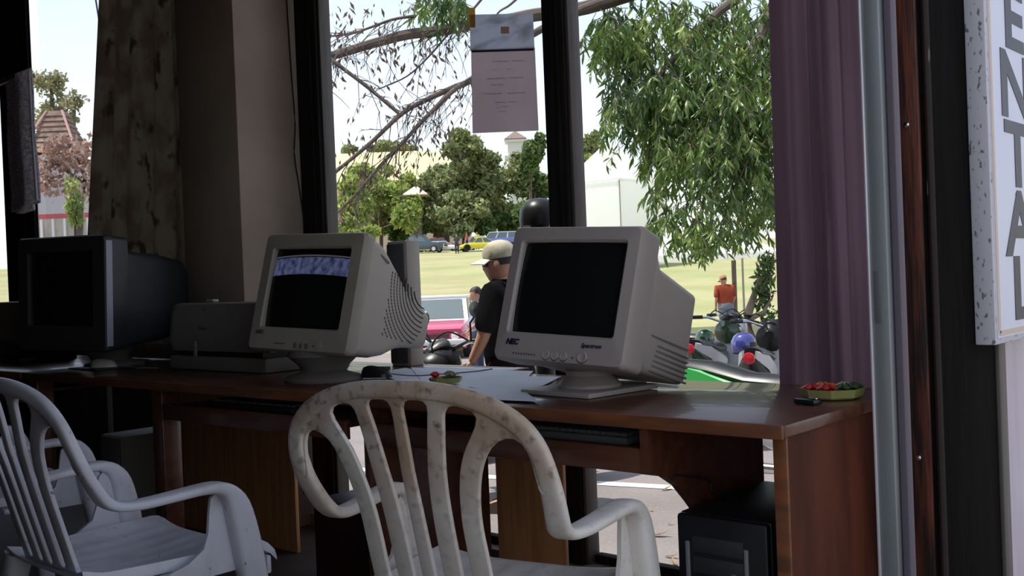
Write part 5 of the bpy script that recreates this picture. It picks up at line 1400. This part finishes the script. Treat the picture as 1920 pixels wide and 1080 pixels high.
def person(label, loc, yaw, h, shirt, trousers, elbows, wrists, lean=0.0, head_turn=0.0, nod=0.0, cap=None, longsleeve=False, shades=False, legs=None, stout=1.0, hang=0.0):
    """faces local +y; heights are fractions of h. elbows / wrists: (left, right) with left at -x"""
    t = thing('person', label, 'person', loc, (0, 0, yaw)); t.scale = (h, h, h)
    w = stout
    hips = [(-.055, 0, .50), (.055, 0, .50)]
    knees = [(-.058, .012, .285), (.058, .012, .285)]; ank = [(-.060, -.005, .045), (.060, -.005, .045)]; toe = [(-.066, .085, .018), (.066, .085, .018)]
    if legs: knees, ank, toe = legs
    ch = (0, lean * .5, .70); nk = (0, lean * .9, .825)
    sh = [(-.105 * w, lean * .85, .795), (.105 * w, lean * .85, .795)]
    hd0 = Vector((0, lean, .862)); up = Vector((0, math.sin(nod), math.cos(nod)))
    V = [(0, 0, .52), (0, lean * .2, .60), ch, nk, tuple(hd0), sh[0], elbows[0], wrists[0], sh[1], elbows[1], wrists[1], hips[0], knees[0], ank[0], toe[0], hips[1], knees[1], ank[1], toe[1]]
    E = [(0, 1), (1, 2), (2, 3), (3, 4), (2, 5), (5, 6), (6, 7), (2, 8), (8, 9), (9, 10), (0, 11), (11, 12), (12, 13), (13, 14), (0, 15), (15, 16), (16, 17), (17, 18)]
    Rr = [(.085 * w, .068 * w), (.080 * w, .062 * w), (.088 * w, .062 * w), .033, .034, .036, .025, .016, .036, .025, .016, .052, .036, .022, .016, .052, .036, .022, .016]
    vs, fs = skin_mesh(V, E, Rr)
    b = MB().add(vs, fs)
    # skull, jaw and nose lofted into the same mesh
    T = Matrix.Translation(hd0) @ Matrix.Rotation(-nod, 4, 'X') @ Matrix.Rotation(head_turn, 4, 'Z')
    prof = [(-.030, .020, .022, .018), (-.012, .033, .036, .014), (.008, .040, .046, .008), (.030, .043, .054, .004), (.052, .045, .057, .0), (.078, .043, .055, -.002), (.100, .034, .043, -.004), (.114, .017, .022, -.006)]
    rings = []
    for z, a, bb, yo in prof:
        ring = []
        for k in range(20):
            an = 2 * PI * k / 20; x = a * math.cos(an); y = bb * math.sin(an) + yo
            if math.sin(an) > .93:
                if .012 < z < .045: y += .013 - .5 * abs(z - .022)
                elif .0 < z < .012: y += .003
            if math.sin(an) > .7 and .04 < z < .06: y -= .004
            ring.append((x, y, z))
        rings.append(ring)
    b.loft(rings, T)
    # hands: palm and five fingers closed in relaxed curl
    for s, el, wr in ((-1, Vector(elbows[0]), Vector(wrists[0])), (1, Vector(elbows[1]), Vector(wrists[1]))):
        d_ = (wr - el).normalized(); side = d_.cross(Vector((s, 0, 0))); side = side.normalized() if side.length > .1 else Vector((0, 1, 0))
        nrm_ = d_.cross(side)
        if nrm_.x * s > 0: nrm_ = -nrm_
        pv, pf = skin_mesh([wr - d_ * .008, wr + d_ * .024, wr + d_ * .052], [(0, 1), (1, 2)], [(.013, .011), (.021, .010), (.022, .009)], 1); b.add(pv, pf)
        for k, (off, ln_) in enumerate(((-.017, .044), (-.006, .050), (.005, .047), (.016, .037))):
            p0 = wr + d_ * .046 + side * off
            pv, pf = skin_mesh([p0, p0 + d_ * ln_ * .45 + nrm_ * .004, p0 + d_ * ln_ * .78 + nrm_ * .014, p0 + d_ * ln_ * .92 + nrm_ * .026], [(0, 1), (1, 2), (2, 3)], [.0056, .0052, .0048, .004], 1); b.add(pv, pf)
        p0 = wr + d_ * .012 + side * .014
        pv, pf = skin_mesh([p0, p0 + d_ * .020 + side * .016 + nrm_ * .006, p0 + d_ * .042 + side * .018 + nrm_ * .014], [(0, 1), (1, 2)], [.0075, .0065, .005], 1); b.add(pv, pf)
    b.obj('body', skin_m, t, ang=70)
    for s in (-1, 1):
        MB().lathe([(0, -.004), (.010, -.003), (.0115, .002), (.006, .004)], 10, T @ Matrix.Translation((s * .046, -.004, .036)) @ Matrix.Rotation(s * PI / 2, 4, 'Y'), 1.5, 1).obj('ear', skin_m, t)
        MB().lathe([(.006, -.002), (.004, .002), (0, .0028)], 8, T @ Matrix.Translation((s * .018, .051, .048)) @ Matrix.Rotation(-PI / 2, 4, 'X')).obj('eye', black, t)
    MB().box((0, .053, .004), (.024, .004, .004), T, r=.001).obj('mouth', pm('lip', (.25, .09, .07), .5), t)
    hr = [[(x * 1.07, y * 1.07 - .003, z + .003) for x, y, z in rg] for rg in rings[3:]]
    hb_ = MB().loft(hr, T)
    hb_.v = [v for v in hb_.v]
    # keep the face clear: hair sits on the back and the top only
    keep = []
    Ti = T.inverted()
    for f in hb_.f:
        c_ = sum((Ti @ Vector(hb_.v[i]) for i in f), Vector()) / len(f)
        if c_.z > .088 or c_.y < .012 - .2 * (.08 - c_.z): keep.append(f)
    hb_.f = keep; hb_.obj('hair', hair_m, t, ang=80, fix=False)
    if cap:
        c1, c2 = cap
        MB().lathe([(.052, .058), (.054, .066), (.054, .082), (.048, .104), (.034, .119), (.014, .126), (0, .127)], 24, T @ Matrix.Translation((0, -.003, 0)), .94, 1.16).obj('cap', c1, t)

        def brim(u, v): a = (u - .5) * 2.3; rr = .050 + .052 * v * math.cos(a * .8); return (rr * math.sin(a) * .98, rr * math.cos(a) * 1.12 - .003, .066 - .014 * v - .012 * (abs(u - .5) * 2) ** 2)
        MB().grid(brim, 14, 5, T, thick=(0, 0, .003)).obj('cap_brim', c2, t)
    if shades:
        MB().grid(lambda u, v: (.047 * math.sin((u - .5) * 2.4), .060 * math.cos((u - .5) * 2.2) + .004, .036 + .022 * v - .006 * abs(u - .5)), 14, 3, T, thick=(0, .002, 0)).obj('sunglasses', black, t)
        for s in (-1, 1): MB().tube([(s * .046, .03, .054), (s * .047, -.004, .05)], .002, 6, T).obj('temple_arm', black, t)

    def cloth(name, vv, ee, rr, m_, sub=2):
        a, c_ = skin_mesh(vv, ee, rr, sub); return MB().add(a, c_).obj(name, m_, t, ang=70)

    def part_(a, b_, f): return tuple(np.array(a) * (1 - f) + np.array(b_) * f)
    ff = 1.0
    sl = [(sh[0], elbows[0], wrists[0]), (sh[1], elbows[1], wrists[1])]
    vv = [(0, lean * .1, .50 - hang), (0, lean * .25, .60), (0, lean * .5, .70), (0, lean * .8, .80)]; ee = [(0, 1), (1, 2), (2, 3)]
    rr = [(.106 * w, .088 * w), (.098 * w, .082 * w), (.104 * w, .078 * w), (.062, .048)]
    for s_, e_, w_ in sl:
        n0 = len(vv)
        if longsleeve: vv += [s_, e_, part_(e_, w_, .9)]; ee += [(2, n0), (n0, n0 + 1), (n0 + 1, n0 + 2)]; rr += [.052, .038, .026]
        else: vv += [s_, part_(s_, e_, .55), part_(s_, e_, .95)]; ee += [(2, n0), (n0, n0 + 1), (n0 + 1, n0 + 2)]; rr += [.052, .046, .044]
    cloth('shirt', vv, ee, rr, shirt)
    MB().lathe([(.042, 0), (.040, .018), (.036, .017)], 18, Matrix.Translation((0, lean * .9, .826)), 1, 1).obj('collar', shirt, t)
    tb2 = MB()

    def er(x, y, z, ra, rb, n=20): return [(x + ra * math.cos(2 * PI * k / n), y + rb * math.sin(2 * PI * k / n), z) for k in range(n)]
    tb2.loft([er(0, .0, .575, .088 * w, .068 * w), er(0, 0, .54, .098 * w, .076 * w), er(0, 0, .505, .106 * w, .080 * w), er(0, 0, .475, .104 * w, .078 * w), er(0, 0, .45, .085 * w, .06 * w)])
    for q in range(2):
        c_ = catmull([(*hips[q], .056 * w), (*part_(hips[q], knees[q], .5), .052 * w), (*knees[q], .043), (*part_(knees[q], ank[q], .6), .038), (*part_(knees[q], ank[q], .95), .036)], 4)
        tb2.tube([tuple(v[:3]) for v in c_], [float(v[3]) for v in c_], 16, up=Vector((0, 1, 0)))
    tb2.obj('trousers', trousers, t, ang=70)
    for a, b_ in zip(ank, toe):
        d_ = Vector((b_[0] - a[0], b_[1] - a[1], 0))
        MB().loft([[(a[0] - .028 + k % 2 * 0 + x, a[1] - .03 + y, z) for x, y, z in ((0, 0, 0), (.056, 0, 0), (.050, .0, .045), (.006, 0, .045))],
                   [(a[0] - .03 + x + d_.x * .5, a[1] + .03 + y, z) for x, y, z in ((0, 0, 0), (.060, 0, 0), (.050, 0, .05), (.010, 0, .05))],
                   [(a[0] - .028 + x + d_.x, b_[1] + .02, z) for x, y, z in ((0, 0, 0), (.056, 0, 0), (.046, 0, .022), (.010, 0, .022))]]).obj('shoe', pm('shoe_dark', (.03, .025, .02), .6), t)
    return t


def face(v): return math.atan2(-v.x, v.y)


b = at(957, 700, 6.7); h_ = 1.77
person('man in black shirt and camouflage cap with sunglasses, beside the right monitor', (b.x, b.y, gz(b.x, b.y)), face(Lft * 1 + FL * .32), h_, pm('black_cloth', (.004, .0038, .005), .95, spec=.05), pm('brown_cloth', (.020, .010, .008), .95, spec=.05),
       ((-.125, .055, .640), (.125, -.01, .64)), ((-.10, .115, .545), (.13, .06, .50)), lean=.02, cap=(pm('camo_cloth', (.52, .46, .34), .9, col2=(.36, .34, .24), scale=12, lo=.45, hi=.55, col3=(.22, .19, .12), scale3=20, lo3=.56, hi3=.62), pm('cap_pale', (.62, .58, .48), .9)), shades=True, nod=.12, stout=1.12, hang=.03)
b = at(1362, 600, 25)
person('man in a loose orange shirt and cap with his back turned', (b.x, b.y, gz(b.x, b.y)), face(FL * 1 + Lft * .35), 1.62, pm('orange_cloth', (.29, .042, .010), .9, col2=(.22, .032, .009), scale=5), pm('grey_jeans', (.16, .18, .20), .9),
       ((-.15, .01, .63), (.15, .0, .63)), ((-.13, .07, .50), (.13, .07, .50)), lean=.03, nod=.35, cap=(pm('orange_brown_cap', (.38, .20, .10), .9), pm('cap_pale', (.6, .55, .45), .9)), stout=1.22, hang=.09)
b = at(897, 640, 15)
person('dark haired person in a pale blue shirt, just behind the man in black', (b.x, b.y, gz(b.x, b.y)), face(Lft + Tow * .3), 1.50, pm('pale_blue_cloth', (.20, .27, .38), .9, col2=(.6, .62, .66), scale=6), pm('navy_cloth', (.03, .04, .08), .9),
       ((-.12, .03, .63), (.12, 0, .63)), ((-.10, .12, .56), (.12, .05, .5)), nod=.2)
for lab, px, py, d_, sh_, tr_, yw in (('tiny distant person in a dark jacket left of the yellow car', 857, 470, 84, pm('dark_jacket', (.05, .06, .09), .9), MATS['navy_cloth'], Tow),
                                      ('tiny distant person in a red shirt behind the yellow car', 876, 461, 89.6, pm('red_cloth', (.6, .06, .06), .9), MATS['navy_cloth'], Lft),
                                      ('tiny distant person in a yellow shirt left of the blue van', 895, 458, 90, pm('yellow_cloth', (.75, .65, .2), .9), MATS['navy_cloth'], Tow)):
    b = at(px, py, d_)
    person(lab, (b.x, b.y, gz(b.x, b.y)), face(yw), 1.6, sh_, tr_, ((-.13, .02, .63), (.13, .02, .63)), ((-.12, .1, .53), (.13, .06, .50)))
